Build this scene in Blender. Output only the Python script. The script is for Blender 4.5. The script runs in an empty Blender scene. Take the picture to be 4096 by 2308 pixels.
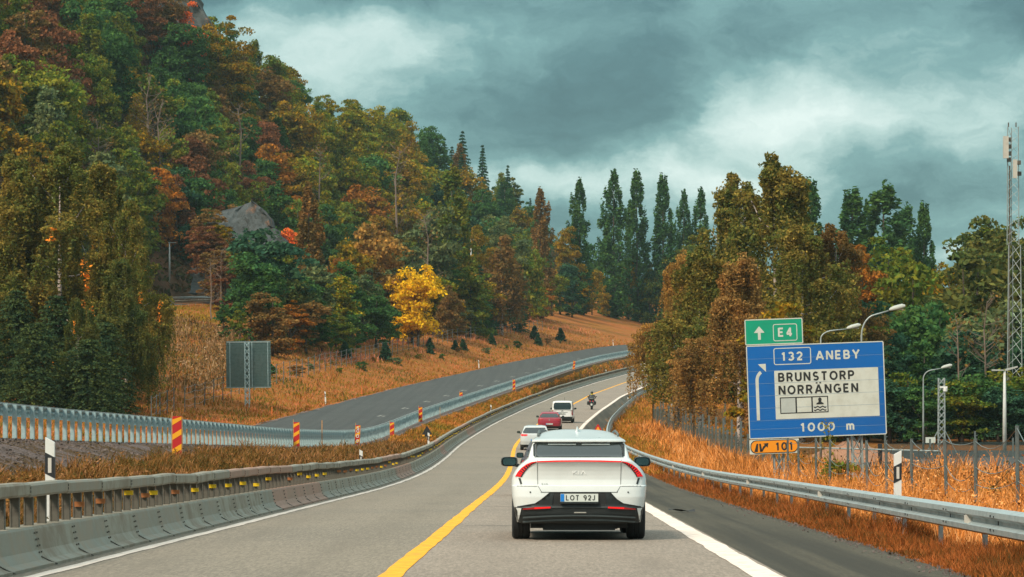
import bpy, bmesh, math, random
import numpy as np
from mathutils import Vector, Matrix
R = math.radians
rng = np.random.default_rng(7)
random.seed(7)
SC = bpy.context.scene
COL = SC.collection

# ------------------------------------------------------------------ camera
F = 2900.0           # focal length in picture pixels (1024 wide)
HY = 390.0           # picture row of the true horizon
ZC = 1.29            # eye height above the road
cam_d = bpy.data.cameras.new('camera'); cam = bpy.data.objects.new('camera', cam_d); COL.objects.link(cam)
cam_d.sensor_width = 36.0; cam_d.lens = 36.0 * F / 1024.0
cam_d.shift_y = (HY - 288.5) / 1024.0
cam_d.clip_start = 0.5; cam_d.clip_end = 6000
cam.location = (0, 0, ZC); cam.rotation_euler = (R(90), 0, 0)
SC.camera = cam
SC.view_settings.view_transform = 'Standard'; SC.view_settings.look = 'None'
SC.view_settings.exposure = 0.55; SC.view_settings.gamma = 1.0
SC.view_settings.use_curve_mapping = False
SC.cycles.max_bounces = 6; SC.cycles.diffuse_bounces = 3; SC.cycles.transparent_max_bounces = 8
SC.cycles.transmission_bounces = 3; SC.cycles.glossy_bounces = 3
SC.cycles.use_denoising = True

# ------------------------------------------------------------------ world: overcast sky
SUN_EL, SUN_AZ = R(44), R(-138)          # azimuth from +Y towards +X
W = bpy.data.worlds.new('World'); SC.world = W; W.use_nodes = True
wt = W.node_tree; wt.nodes.clear()
class NT:
    """tiny node helper"""
    def __init__(s, t): s.t = t
    def n(s, kind, **kw):
        nd = s.t.nodes.new(kind)
        for k, v in kw.items(): setattr(nd, k, v)
        return nd
    def put(s, sock, v):
        if isinstance(v, bpy.types.NodeSocket): s.t.links.new(v, sock)
        elif v is not None: sock.default_value = v
    def m(s, op, a, b=None, c=None, clamp=False):
        nd = s.n('ShaderNodeMath', operation=op, use_clamp=clamp)
        for i, v in enumerate((a, b, c)):
            if v is not None: s.put(nd.inputs[i], v)
        return nd.outputs[0]
    def mix(s, f, a, b, mode='MIX'):
        nd = s.n('ShaderNodeMix', data_type='RGBA', blend_type=mode)
        s.put(nd.inputs[0], f)
        for i, v in ((6, a), (7, b)):
            if isinstance(v, tuple) and len(v) == 3: v = v + (1,)
            s.put(nd.inputs[i], v)
        return nd.outputs[2]
    def noise(s, vec, scale, detail=4, rough=.55, dist=0, dim='3D'):
        nd = s.n('ShaderNodeTexNoise', noise_dimensions=dim)
        s.put(nd.inputs['Vector'], vec)
        nd.inputs['Scale'].default_value = scale; nd.inputs['Detail'].default_value = detail
        nd.inputs['Roughness'].default_value = rough; nd.inputs['Distortion'].default_value = dist
        return nd.outputs['Fac']
    def ramp(s, f, stops, interp='LINEAR'):
        nd = s.n('ShaderNodeValToRGB'); cr = nd.color_ramp; cr.interpolation = interp
        while len(cr.elements) < len(stops): cr.elements.new(.5)
        for e, (p, c) in zip(cr.elements, stops):
            e.position = p; e.color = c if len(c) == 4 else tuple(c) + (1,)
        s.put(nd.inputs[0], f); return nd.outputs[0]
    def mr(s, v, a, b, c=0., d=1., smooth=True):
        nd = s.n('ShaderNodeMapRange', interpolation_type='SMOOTHSTEP' if smooth else 'LINEAR')
        s.put(nd.inputs[0], v)
        for i, q in enumerate((a, b, c, d)): nd.inputs[i + 1].default_value = q
        return nd.outputs[0]
    def comb(s, x, y, z):
        nd = s.n('ShaderNodeCombineXYZ')
        for i, v in enumerate((x, y, z)): s.put(nd.inputs[i], v)
        return nd.outputs[0]
w = NT(wt)
tc = w.n('ShaderNodeTexCoord').outputs['Generated']
sp = w.n('ShaderNodeSeparateXYZ'); wt.links.new(tc, sp.inputs[0])
dx, dy, dz = sp.outputs
den = w.m('ADD', w.m('ABSOLUTE', dy), .06)
U = w.m('DIVIDE', dx, den); V = w.m('DIVIDE', dz, den)
uv = w.comb(U, w.m('MULTIPLY', V, 1.7), 0.)
# warp the coordinates so that the cloud masses have torn edges
wx = w.m('MULTIPLY', w.m('SUBTRACT', w.noise(uv, 16, 7, .62), .5), .085)
wy = w.m('MULTIPLY', w.m('SUBTRACT', w.noise(w.comb(w.m('ADD', U, 3.1), V, 2.), 15, 6, .6), .5), .04)
U2 = w.m('ADD', U, wx); V2 = w.m('ADD', V, wy)
def blob(px, py, sx, sy, amp):
    u0, v0 = (px - 512) / F, (HY - py) / F
    a = w.m('POWER', w.m('DIVIDE', w.m('SUBTRACT', U2, u0), sx / F), 2.)
    b = w.m('POWER', w.m('DIVIDE', w.m('SUBTRACT', V2, v0), sy / F), 2.)
    g = w.m('EXPONENT', w.m('MULTIPLY', w.m('ADD', a, b), -1.))
    return w.m('MULTIPLY', g, amp)
tot = None
for b in [(335, 66, 95, 24, .18), (300, 110, 60, 40, .12), (440, 45, 130, 22, .10), (765, 135, 85, 55, .36), (860, 110, 110, 46, .18), (600, 194, 120, 26, .36), (985, 110, 70, 36, .20),
          (900, 52, 70, 16, .10), (960, 262, 60, 10, .30), (690, 190, 60, 30, .14),
          (330, 5, 150, 17, -.34), (545, 122, 95, 36, -.19), (600, 30, 130, 22, -.08), (915, 200, 80, 34, -.14),
          (1000, 40, 90, 30, -.28), (760, 60, 60, 26, -.14), (650, 120, 50, 30, -.12), (250, 120, 160, 50, .06), (760,5,120,16,-.06)]:
    g = blob(*b); tot = g if tot is None else w.m('ADD', tot, g)
fb = w.m('SUBTRACT', w.noise(w.comb(U2, w.m('MULTIPLY', V2, 1.9), 5.), 22, 8, .62), .5)
fb2 = w.m('SUBTRACT', w.noise(w.comb(U2, w.m('MULTIPLY', V2, 1.6), 9.), 7, 4, .5), .5)
val = w.m('ADD', w.m('ADD', w.m('ADD', tot, .42), w.m('MULTIPLY', fb, .80)), w.m('MULTIPLY', fb2, .42))
cl = w.ramp(val, [(.04, (.26, .78, .90)), (.28, (.60, 1.45, 1.56)), (.48, (1.40, 2.75, 2.75)), (.68, (3.5, 4.9, 4.65)), (.98, (6.6, 7.5, 7.1))])
zen = w.mr(dz, .16, .9, 0., 1.)
cl = w.mix(zen, cl, (9.2, 10.6, 10.4))
sky = w.n('ShaderNodeTexSky', sky_type='NISHITA'); sky.sun_disc = False
sky.sun_elevation = SUN_EL; sky.sun_rotation = SUN_AZ; sky.air_density = 1.; sky.dust_density = 2.
col = w.mix(.90, sky.outputs[0], cl)
bg = w.n('ShaderNodeBackground'); wt.links.new(col, bg.inputs[0]); bg.inputs[1].default_value = .10
wo = w.n('ShaderNodeOutputWorld'); wt.links.new(bg.outputs[0], wo.inputs[0])

sun_d = bpy.data.lights.new('sun', 'SUN'); sun = bpy.data.objects.new('sun', sun_d); COL.objects.link(sun)
sun_d.energy = 2.6; sun_d.angle = R(12); sun_d.color = (1.0, .86, .68)
sd = Vector((math.sin(SUN_AZ) * math.cos(SUN_EL), math.cos(SUN_AZ) * math.cos(SUN_EL), math.sin(SUN_EL)))
sun.rotation_euler = sd.to_track_quat('Z', 'Y').to_euler(); sun.location = sd * 200

# ------------------------------------------------------------------ helpers
def mat(name, build=None, col=(.5, .5, .5), rough=.6, metal=0., emis=None, es=1., spec=.5, coat=0.):
    m = bpy.data.materials.new(name); m.use_nodes = True
    b = m.node_tree.nodes['Principled BSDF']
    b.inputs['Base Color'].default_value = tuple(col) + (1,)
    b.inputs['Roughness'].default_value = rough; b.inputs['Metallic'].default_value = metal
    b.inputs['Specular IOR Level'].default_value = spec; b.inputs['Coat Weight'].default_value = coat
    if emis: b.inputs['Emission Color'].default_value = tuple(emis) + (1,); b.inputs['Emission Strength'].default_value = es
    if build: build(NT(m.node_tree), b)
    return m
def wear(base, dark, scale=6., amt=.5, rough=(.4, .7), bump=0., lo=.4, hi=.7, coords='Object'):
    """base colour broken up by stains and grime of their own shape"""
    def f(t, b):
        c = t.n('ShaderNodeTexCoord').outputs[coords]
        n = t.noise(c, scale, 6, .62); k = t.mr(n, lo, hi)
        t.put(b.inputs['Base Color'], t.mix(t.m('MULTIPLY', k, amt), base, dark))
        t.put(b.inputs['Roughness'], t.mr(n, .3, .7, rough[0], rough[1]))
        if bump:
            bp = t.n('ShaderNodeBump'); bp.inputs['Strength'].default_value = bump; bp.inputs['Distance'].default_value = .02
            t.put(bp.inputs['Height'], t.noise(c, scale * 6, 4)); t.put(b.inputs['Normal'], bp.outputs[0])
    return f
class MB:
    """collects vertices and faces, then links them as ONE mesh object"""
    def __init__(s): s.v = []; s.f = []; s.m = []; s.nv = 0
    def add(s, verts, faces, mi=0):
        verts = np.asarray(verts, float).reshape(-1, 3)
        o = s.nv; s.v.append(verts); s.nv += len(verts)
        for f in faces: s.f.append(tuple(int(i) + o for i in f)); s.m.append(mi)
        return s
    def box(s, c, d, mi=0, rz=0., M=None):
        x, y, z = d[0] / 2, d[1] / 2, d[2] / 2
        v = np.array([(a * x, b * y, e * z) for e in (-1, 1) for b in (-1, 1) for a in (-1, 1)])
        if M is not None: v = v @ np.array(M).T
        if rz: ca, sa = math.cos(rz), math.sin(rz); v = v @ np.array([[ca, sa, 0], [-sa, ca, 0], [0, 0, 1]])
        return s.add(v + np.array(c), [(0, 2, 3, 1), (4, 5, 7, 6), (0, 1, 5, 4), (2, 6, 7, 3), (1, 3, 7, 5), (0, 4, 6, 2)], mi)
    def tube(s, pts, rad, n=6, mi=0, caps=True):
        P = np.asarray(pts, float); rad = np.broadcast_to(np.asarray(rad, float), (len(P),))
        T = np.gradient(P, axis=0); T /= np.linalg.norm(T, axis=1)[:, None] + 1e-9
        up = np.array([0, 0, 1.]) if abs(T[0][2]) < .9 else np.array([0, 1., 0])
        A = np.cross(T, up); A /= np.linalg.norm(A, axis=1)[:, None] + 1e-9
        B = np.cross(T, A)
        th = np.linspace(0, 2 * math.pi, n, endpoint=False)
        V = P[:, None] + rad[:, None, None] * (A[:, None] * np.cos(th)[None, :, None] + B[:, None] * np.sin(th)[None, :, None])
        fs = [(i * n + j, i * n + (j + 1) % n, (i + 1) * n + (j + 1) % n, (i + 1) * n + j) for i in range(len(P) - 1) for j in range(n)]
        if caps: fs += [tuple(range(n - 1, -1, -1)), tuple((len(P) - 1) * n + j for j in range(n))]
        return s.add(V.reshape(-1, 3), fs, mi)
    def lathe(s, prof, n=20, M=None, c=(0, 0, 0), mi=0):
        pr = np.asarray(prof, float); th = np.linspace(0, 2 * math.pi, n, endpoint=False)
        V = np.stack([pr[:, 0][:, None] * np.cos(th), pr[:, 0][:, None] * np.sin(th), np.repeat(pr[:, 1][:, None], n, 1)], -1).reshape(-1, 3)
        if M is not None: V = V @ np.array(M).T
        k = len(pr)
        return s.add(V + np.array(c), [(i * n + j, i * n + (j + 1) % n, (i + 1) * n + (j + 1) % n, (i + 1) * n + j) for i in range(k - 1) for j in range(n)], mi)
    def grid(s, V, mi=0, closed=False):
        V = np.asarray(V, float); a, b = V.shape[:2]; bb = b if closed else b - 1
        return s.add(V.reshape(-1, 3), [(i * b + j, i * b + (j + 1) % b, (i + 1) * b + (j + 1) % b, (i + 1) * b + j) for i in range(a - 1) for j in range(bb)], mi)
    def prism(s, poly, y0, y1, mi=0, ax='xz'):
        """flat outline given thickness between y0 and y1"""
        n = len(poly); e = lambda p, y: (p[0], y, p[1]) if ax == 'xz' else ((y, p[0], p[1]) if ax == 'yz' else (p[0], p[1], y))
        V = [e(p, y0) for p in poly] + [e(p, y1) for p in poly]
        return s.add(V, [tuple(range(n)), tuple(range(2 * n - 1, n - 1, -1))] + [(i, i + n, (i + 1) % n + n, (i + 1) % n) for i in range(n)], mi)
    def build(s, name, mats, parent=None, smooth=False, loc=None, angle=None):
        me = bpy.data.meshes.new(name)
        if s.nv: me.from_pydata(np.concatenate(s.v).tolist(), [], s.f)
        mats = mats if isinstance(mats, (list, tuple)) else [mats]
        for m in mats: me.materials.append(m)
        if len(mats) > 1: me.polygons.foreach_set('material_index', s.m)
        if smooth: me.polygons.foreach_set('use_smooth', [True] * len(me.polygons))
        if angle is not None:
            bm = bmesh.new(); bm.from_mesh(me); bmesh.ops.remove_doubles(bm, verts=bm.verts, dist=1e-5); bmesh.ops.recalc_face_normals(bm, faces=bm.faces)
            for e in bm.edges:
                if len(e.link_faces) == 2 and e.calc_face_angle(0) > angle: e.smooth = False
            bm.to_mesh(me); bm.free()
        return link(name, me, parent, loc)
def link(name, me, parent=None, loc=None):
    o = bpy.data.objects.new(name, me); COL.objects.link(o)
    if parent: o.parent = parent
    if loc is not None: o.location = loc
    return o
def thing(name, label, cat, loc=(0, 0, 0), rz=0., group=None):
    o = bpy.data.objects.new(name, None); COL.objects.link(o); o.empty_display_size = .3
    o.location = loc; o.rotation_euler = (0, 0, rz); return tag(o, label, cat, group)
def tag(o, label, cat, group=None):
    o['label'] = label; o['category'] = cat
    if group: o['group'] = group
    return o
def setting(o, kind='structure'):
    o['kind'] = kind; return o
def soup(name, V, m, parent=None, k=4, smooth=False):
    """V: (n,k,3) loose faces -> one mesh, fast"""
    V = np.asarray(V, np.float32); n = len(V); me = bpy.data.meshes.new(name or 'crown')
    me.vertices.add(n * k); me.vertices.foreach_set('co', V.reshape(-1))
    me.loops.add(n * k); me.loops.foreach_set('vertex_index', np.arange(n * k, dtype=np.int32))
    me.polygons.add(n); me.polygons.foreach_set('loop_start', np.arange(0, n * k, k, dtype=np.int32))
    me.polygons.foreach_set('loop_total', np.full(n, k, np.int32))
    me.materials.append(m); me.update(calc_edges=True)
    return link(name, me, parent) if name else me
def text_mesh(s, size, spacing=1.0, bold=0., align='CENTER', depth=.003):
    c = bpy.data.curves.new('lettering', 'FONT'); c.body = s; c.size = size; c.space_character = spacing
    c.offset = bold; c.align_x = align; c.extrude = depth; c.resolution_u = 3
    o = bpy.data.objects.new('lettering', c); COL.objects.link(o)
    bpy.context.view_layer.update()
    me = bpy.data.meshes.new_from_object(o.evaluated_get(bpy.context.evaluated_depsgraph_get()))
    bpy.data.objects.remove(o); bpy.data.curves.remove(c); return me
def lettering(s, size, m, parent, loc, spacing=1.0, bold=0., width=None, align='CENTER', name='lettering', sx=1., rz=0., height=None, rx=90):
    me = text_mesh(s, size, spacing, bold, align); me.materials.clear(); me.materials.append(m)
    xs = np.array([v.co.x for v in me.vertices]); ys = np.array([v.co.y for v in me.vertices])
    k = (width / (xs.max() - xs.min())) if width else sx
    ky = (height / (ys.max() - ys.min())) if height else 1.
    x0 = (xs.max() + xs.min()) / 2 if align == 'CENTER' else xs.min()
    for v in me.vertices: v.co.x = (v.co.x - x0) * k; v.co.y = (v.co.y - ys.min()) * ky
    o = link(name, me, parent, loc); o.rotation_euler = (R(rx), 0, rz); return o
def _arc(cx, cy, rx, ry, a0, a1, n=14): return [(cx + rx * math.cos(R(a0 + (a1 - a0) * i / n)), cy + ry * math.sin(R(a0 + (a1 - a0) * i / n))) for i in range(n + 1)]
_v = [(0, 0), (0, 1)]
GLYPH = {'A': (.74, [[(0, 0), (.37, 1)], [(.74, 0), (.37, 1)], [(.14, .29), (.60, .29)]]), 'E': (.5, [_v, [(0, .925), (.5, .925)], [(0, .5), (.44, .5)], [(0, .075), (.5, .075)]]),
 'N': (.6, [_v, [(.03, .95), (.57, .05)], [(.6, 0), (.6, 1)]]), 'Y': (.68, [[(0, 1), (.34, .45)], [(.68, 1), (.34, .45)], [(.34, .5), (.34, 0)]]),
 'R': (.56, [_v, [(0, .925), (.3, .925)] + _arc(.3, .7, .22, .225, 90, -90) + [(0, .475)], [(.28, .475), (.56, 0)]]), 'P': (.54, [_v, [(0, .925), (.3, .925)] + _arc(.3, .69, .23, .235, 90, -90) + [(0, .455)]]),
 'B': (.55, [_v, [(0, .925), (.3, .925)] + _arc(.3, .715, .19, .21, 90, -90) + [(0, .505)], [(.3, .505)] + _arc(.3, .29, .24, .215, 90, -90) + [(0, .075)]]),
 'U': (.58, [[(0, 1), (0, .33)] + _arc(.29, .33, .29, .255, 180, 360) + [(.58, 1)]]), 'S': (.55, [_arc(.29, .70, .23, .225, 35, 270) + _arc(.29, .28, .255, .205, 90, -145)[1:]]),
 'T': (.6, [[(0, .925), (.6, .925)], [(.3, .9), (.3, 0)]]), 'O': (.74, [_arc(.37, .5, .37, .425, 0, 360, 24)]), '0': (.56, [_arc(.28, .5, .28, .425, 0, 360, 24)]),
 'G': (.70, [_arc(.36, .5, .36, .425, 48, 325, 20), [(.68, .46), (.68, .14)], [(.42, .46), (.72, .46)]]), '1': (.3, [[(0, .74), (.2, .95)], [(.2, 1), (.2, 0)]]),
 '3': (.53, [_arc(.26, .71, .24, .215, 150, -90), _arc(.26, .29, .27, .215, 90, -150)]), '2': (.56, [_arc(.27, .68, .25, .245, 165, -35) + [(.04, .1)], [(0, .075), (.56, .075)]]),
 '9': (.54, [_arc(.27, .69, .25, .235, 0, 360, 20), [(.52, .69), (.50, .42), (.26, .0)]]), '4': (.6, [[(.42, 0), (.42, 1)], [(.42, .95), (.03, .3)], [(0, .27), (.62, .27)]]),
 'm': (.8, [[(0, 0), (0, .72)], [(0, .45)] + _arc(.2, .45, .2, .2, 180, 0) + [(.4, 0)], [(.4, .45)] + _arc(.6, .45, .2, .2, 180, 0) + [(.8, 0)]]),
 'K': (.55, [_v, [(0, .40), (.52, 1)], [(.17, .56), (.55, 0)]]), 'I': (.0, [_v]), 'L': (.48, [_v, [(0, .075), (.48, .075)]]), 'J': (.36, [[(.36, 1), (.36, .28)] + _arc(.17, .28, .19, .205, 0, -165)]),
 'V': (.66, [[(0, 1), (.33, 0)], [(.66, 1), (.33, 0)]]), '^': (.66, [[(0, 0), (.33, 1)], [(.66, 0), (.33, 1)]]), 'M': (.7, [_v, [(.02, .96), (.35, .3)], [(.68, .96), (.35, .3)], [(.7, 0), (.7, 1)]]), 'X': (.6, [[(0, 0), (.6, 1)], [(0, 1), (.6, 0)]]),
 'D': (.58, [_v, [(0, .925), (.2, .925)] + _arc(.2, .5, .36, .425, 90, -90) + [(0, .075)]]), 'H': (.6, [_v, [(.6, 0), (.6, 1)], [(0, .5), (.6, .5)]]), '6': (.54, [_arc(.27, .31, .25, .235, 0, 360, 20), [(.02, .31), (.06, .62), (.34, 1.)]]), '7': (.52, [[(0, .925), (.52, .925), (.16, 0)]]), ' ': (.25, [])}
GLYPH['\u00c4'] = (.74, GLYPH['A'][1] + [[(.16, 1.12), (.16, 1.27)], [(.58, 1.12), (.58, 1.27)]])
def strokes(s, h, width, m, parent, x, y, z, t=.21, gap=.22, name='lettering'):
    """lettering of even strokes: left edge x, front at y, base line z, cap height h"""
    mb = MB(); cx = t / 2; q = 0
    tot = sum(GLYPH[c][0] + t + gap for c in s) - gap; kx = width / tot
    for c in s:
        w_, st = GLYPH[c]
        for line in st:
            P_ = np.array(line, float) * np.array([1, 1]); P_[:, 0] += cx; P_ = P_ * np.array([kx, h]); T_ = np.gradient(P_, axis=0); T_ /= np.linalg.norm(T_, axis=1)[:, None] + 1e-9
            N_ = np.column_stack([-T_[:, 1], T_[:, 0]]) * (t * h / 2); L_, R_ = P_ + N_, P_ - N_; q += 1; yy = y - .0002 * (q % 9)
            n = len(P_); V_ = [(x + a, yy, z + b) for a, b in L_] + [(x + a, yy, z + b) for a, b in R_] + [(x + a, y + .003, z + b) for a, b in L_] + [(x + a, y + .003, z + b) for a, b in R_]
            mb.add(V_, [(i, i + 1, n + i + 1, n + i) for i in range(n - 1)] + [(i, 2 * n + i, 2 * n + i + 1, i + 1) for i in range(n - 1)] + [(n + i, n + i + 1, 3 * n + i + 1, 3 * n + i) for i in range(n - 1)])
        cx += w_ + t + gap
    return mb.build(name, m, parent)
def copy_tree(o, parent=None):
    c = o.copy(); COL.objects.link(c)
    if parent: c.parent = parent
    for ch in o.children: copy_tree(ch, c)
    return c
def at(px, py, d):
    """point seen at picture position (px,py) at depth d"""
    return ((px - 512) * d / F, d, ZC + (HY - py) * d / F)

# ------------------------------------------------------------------ the lie of the land (all as functions of distance d ahead)
def smooth_table(tab, k=9.):
    tab = np.array(tab, float); g = np.arange(-40, 2001, 1.)
    y = np.interp(g, tab[:, 0], tab[:, 1])
    s0, s1 = (tab[1, 1] - tab[0, 1]) / (tab[1, 0] - tab[0, 0]), (tab[-1, 1] - tab[-2, 1]) / (tab[-1, 0] - tab[-2, 0])
    y = np.where(g < tab[0, 0], tab[0, 1] + s0 * (g - tab[0, 0]), y); y = np.where(g > tab[-1, 0], tab[-1, 1] + s1 * (g - tab[-1, 0]), y)
    kk = np.exp(-.5 * (np.arange(-40, 41) / k) ** 2); kk /= kk.sum()
    yp = np.concatenate([y[0] + (y[1] - y[0]) * np.arange(-40, 0), y, y[-1] + (y[-1] - y[-2]) * np.arange(1, 41)])
    ys = np.convolve(yp, kk, 'valid')
    return lambda d: np.interp(d, g, ys)
yelX = smooth_table([(0, -1.52), (28.8, -1.217), (40, -1.09), (57, -.926), (81, -.64), (100, -.38), (120, -.145), (150, 0.), (180, .12), (200, .55), (221, 1.37),
                     (243, 2.35), (292, 5.2), (350, 9.4), (400, 15), (465, 24), (500, 29.5), (600, 48), (700, 71), (1000, 150)])
_g = np.arange(-40, 2001, 1.)
_sl = np.interp(_g, [0, 80, 215, 292, 400, 700, 800], [-.0197, -.0197, .0150, .0185, .0320, .0320, .01])
_z = np.cumsum(_sl); _z -= np.interp(0, _g, _z)
roadZ = lambda d: np.interp(d, _g, _z)
cross = lambda d: np.interp(d, [190, 300], [0., .04])
_fen = [(20, -12.2, .2), (62, -11.9, -1.0), (67, -11.83, -1.13), (79, -11.6, -1.41), (96, -11.2, -1.78), (132, -10.3, -2.6), (165, -9.5, -3.15), (185, -9.1, -3.3),
        (195, -8.6, -3.16), (225, -7.08, -2.37), (260, -4.6, -1.43), (320, .1, .25), (400, 8.3, 3.0), (445, 13.7, 4.55), (540, 28.5, 7.7), (700, 61, 12.6), (900, 112, 17)]
fenX = smooth_table([(a, b) for a, b, c in _fen], 7.); _fz = smooth_table([(a, c) for a, b, c in _fen], 7.)
fenZ = lambda d: _fz(d) + ZC
_edg = [(20, -23.2, .2), (96, -22.2, -1.78), (132, -21.3, -2.6), (165, -20.5, -3.0), (190, -19.9, -2.95), (215, -18.5, -2.54), (258, -15.8, -1.25), (310, -12.1, .26), (380, -6.2, 2.3),
        (440, 2.05, 4.66), (540, 16.4, 8.0), (700, 48, 13.), (900, 98, 17.5), (1000, 126, 19)]
edgX = smooth_table([(a, b) for a, b, c in _edg]); _ez = smooth_table([(a, c) for a, b, c in _edg])
edgZ = lambda d: _ez(d) + ZC
hillS = lambda d: np.interp(d, [400, 700, 760, 850, 890, 950], [.95, .95, .85, .57, .22, .05])
hillC = lambda d: np.interp(d, [400, 620, 760, 850, 900], [112, 98, 92, 83, 75])
riseG = lambda d: np.interp(d, [120, 180, 205, 240, 300], [.06, .2, .4, .8, 1.])
def rise(e, d):
    r = np.interp(e, [0, 1.6, 6, 12, 18, 28, 40, 48], [0, -.25, .75, 2.4, 4.0, 6.6, 8.7, 8.9]) * riseG(d)
    return r + np.clip(np.minimum(e, hillC(d)) - 48, 0, None) * hillS(d) * np.interp(d, [150, 260, 330], [.1, .5, 1.]) + np.clip(e - hillC(d), 0, None) * -.05
yardZ = lambda d: ZC + np.interp(d, [0, 20, 50, 80, 120, 200, 250, 300, 400, 500, 700, 900, 1600], [-1.8, -2.2, -2.9, -3.6, -4.1, -4.3, -3.75, -3.1, -.2, 3, 9, 12, 14])
railO = lambda d: np.interp(d, [0, 70, 200, 900], [6.95, 6.95, 6.05, 6.05])
sideO = lambda d: np.interp(d, [0, 70, 200, 900], [5.8, 5.8, 5.55, 5.55])
ES = [700., 150., 112., 98., 84., 72., 60., 48., 40., 34., 28., 18., 12., 6., 1.6, 0.]
def columns(d):
    """control columns from far left to far right: list of (X, z) arrays"""
    d = np.asarray(d, float); c = []
    for e in ES: c.append((edgX(d) - e, edgZ(d) + rise(e, d)))
    y, z = yelX(d), roadZ(d); cr = cross(d)
    c.append((fenX(d) - .25, fenZ(d)))
    c.append((fenX(d) + .7, fenZ(d) - .06))
    bk = y - 4.85; a = fenX(d) + .7
    zb = z + 4.4 * cr
    c.append((a + (bk - a) * .45, fenZ(d) * .52 + zb * .48 - .1)); c.append((bk - .35, zb - .04)); c.append((bk, zb - .03))
    c.append((y - 4.1, z + 4.1 * cr)); c.append((y, z)); c.append((y + 3.95, z - 3.95 * cr))
    so = sideO(d); ro = railO(d)
    c.append((y + so, z - so * cr - .01)); zr = z - so * cr
    c.append((y + ro, zr - .24)); c.append((y + ro + 1.4, zr - .38))
    c.append((y + ro + 4.4, .55 * (zr - .55) + .45 * yardZ(d))); c.append((y + ro + 9, yardZ(d))); c.append((y + 45, yardZ(d) - .1)); c.append((y + 900, yardZ(d) + 3))
    return c
NCOL = len(ES); K_EDGE = NCOL - 1; K_FEN, K_FEN2, K_BK, K_L, K_Y, K_R, K_S = NCOL, NCOL + 1, NCOL + 4, NCOL + 5, NCOL + 6, NCOL + 7, NCOL + 8
def ground(X, d):
    X, d = np.broadcast_arrays(np.asarray(X, float), np.asarray(d, float)); c = columns(d); z = c[0][1].copy()
    for (x0, z0), (x1, z1) in zip(c[:-1], c[1:]):
        t = np.clip((X - x0) / np.maximum(x1 - x0, 1e-6), 0, 1); z = np.where(X >= x0, z0 + (z1 - z0) * t, z)
    return z
def onG(X, d, dz=0.): return (float(X), float(d), float(ground(X, d)) + dz)
def pxX(px, d): return (px - 512) * d / F
def heading(d): return -math.atan((yelX(d + 2) - yelX(d - 2)) / 4)
# ------------------------------------------------------------------ ground materials
def asphalt(base, alt, speck, streak=0., tracks=False):
    def f(t, b):
        p = t.n('ShaderNodeNewGeometry').outputs['Position']
        ps = t.n('ShaderNodeVectorMath', operation='MULTIPLY'); t.put(ps.inputs[0], p); ps.inputs[1].default_value = (1., .10, 1.)
        big = t.noise(p, .16, 5, .6); mid = t.noise(ps.outputs[0], 2.2, 5, .7); fine = t.noise(ps.outputs[0], 26, 4, .85)
        c = t.mix(t.mr(big, .35, .65), base, alt)
        c = t.mix(t.m('MULTIPLY', t.mr(fine, .47, .66), .75), c, speck); c = t.mix(t.m('MULTIPLY', t.mr(fine, .50, .36), .6), c, tuple(v * .6 for v in base))
        c = t.mix(t.m('MULTIPLY', t.mr(mid, .5, .75), .28), c, tuple(v * .62 for v in base))
        if streak:
            sp = t.n('ShaderNodeSeparateXYZ'); t.put(sp.inputs[0], p)
            s = t.noise(t.comb(t.m('ADD', sp.outputs[0], t.m('MULTIPLY', sp.outputs[1], -.0105)), t.m('MULTIPLY', sp.outputs[1], .012), 0.), 1.9, 4, .55)
            c = t.mix(t.m('MULTIPLY', t.mr(s, .42, .62), streak), c, tuple(v * .5 for v in base))
        if tracks:
            s2 = t.n('ShaderNodeSeparateXYZ'); t.put(s2.inputs[0], p); q = t.m('SUBTRACT', s2.outputs[0], t.m('ADD', t.m('MULTIPLY', s2.outputs[1], .0105), -1.52)); fade = t.mr(s2.outputs[1], 130, 70)
            wob = t.m('MULTIPLY', t.m('SUBTRACT', t.noise(t.comb(0., t.m('MULTIPLY', s2.outputs[1], .05), 0.), 1., 3), .5), .5); q = t.m('ADD', q, wob)
            for o in (-2.75, -1.0, 1.0, 2.75):
                g = t.m('EXPONENT', t.m('MULTIPLY', t.m('POWER', t.m('DIVIDE', t.m('SUBTRACT', q, o), .36), 2.), -1.)); c = t.mix(t.m('MULTIPLY', t.m('MULTIPLY', g, fade), t.mr(mid, .3, .7, .10, .42)), c, tuple(v * .72 for v in base))
            oil = t.mr(t.noise(ps.outputs[0], .8, 5, .6), .62, .75); c = t.mix(t.m('MULTIPLY', oil, .35), c, tuple(v * .5 for v in base))
        t.put(b.inputs['Base Color'], c)
        bp = t.n('ShaderNodeBump'); bp.inputs['Strength'].default_value = .5; bp.inputs['Distance'].default_value = .01
        t.put(bp.inputs['Height'], t.noise(p, 40, 3, .7)); t.put(b.inputs['Normal'], bp.outputs[0])
    return f
M = {}
M['asphalt'] = mat('asphalt_lane', asphalt((.215, .180, .138), (.185, .158, .124), (.31, .26, .20), 0., True), rough=.8, spec=.3)
M['asphalt_dark'] = mat('asphalt_shoulder', asphalt((.058, .050, .033), (.076, .064, .042), (.092, .078, .052), .8), rough=.8, spec=.3)
M['asphalt_new'] = mat('asphalt_new', asphalt((.047, .048, .044), (.056, .057, .052), (.078, .078, .070), .35), rough=.75, spec=.35)
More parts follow.
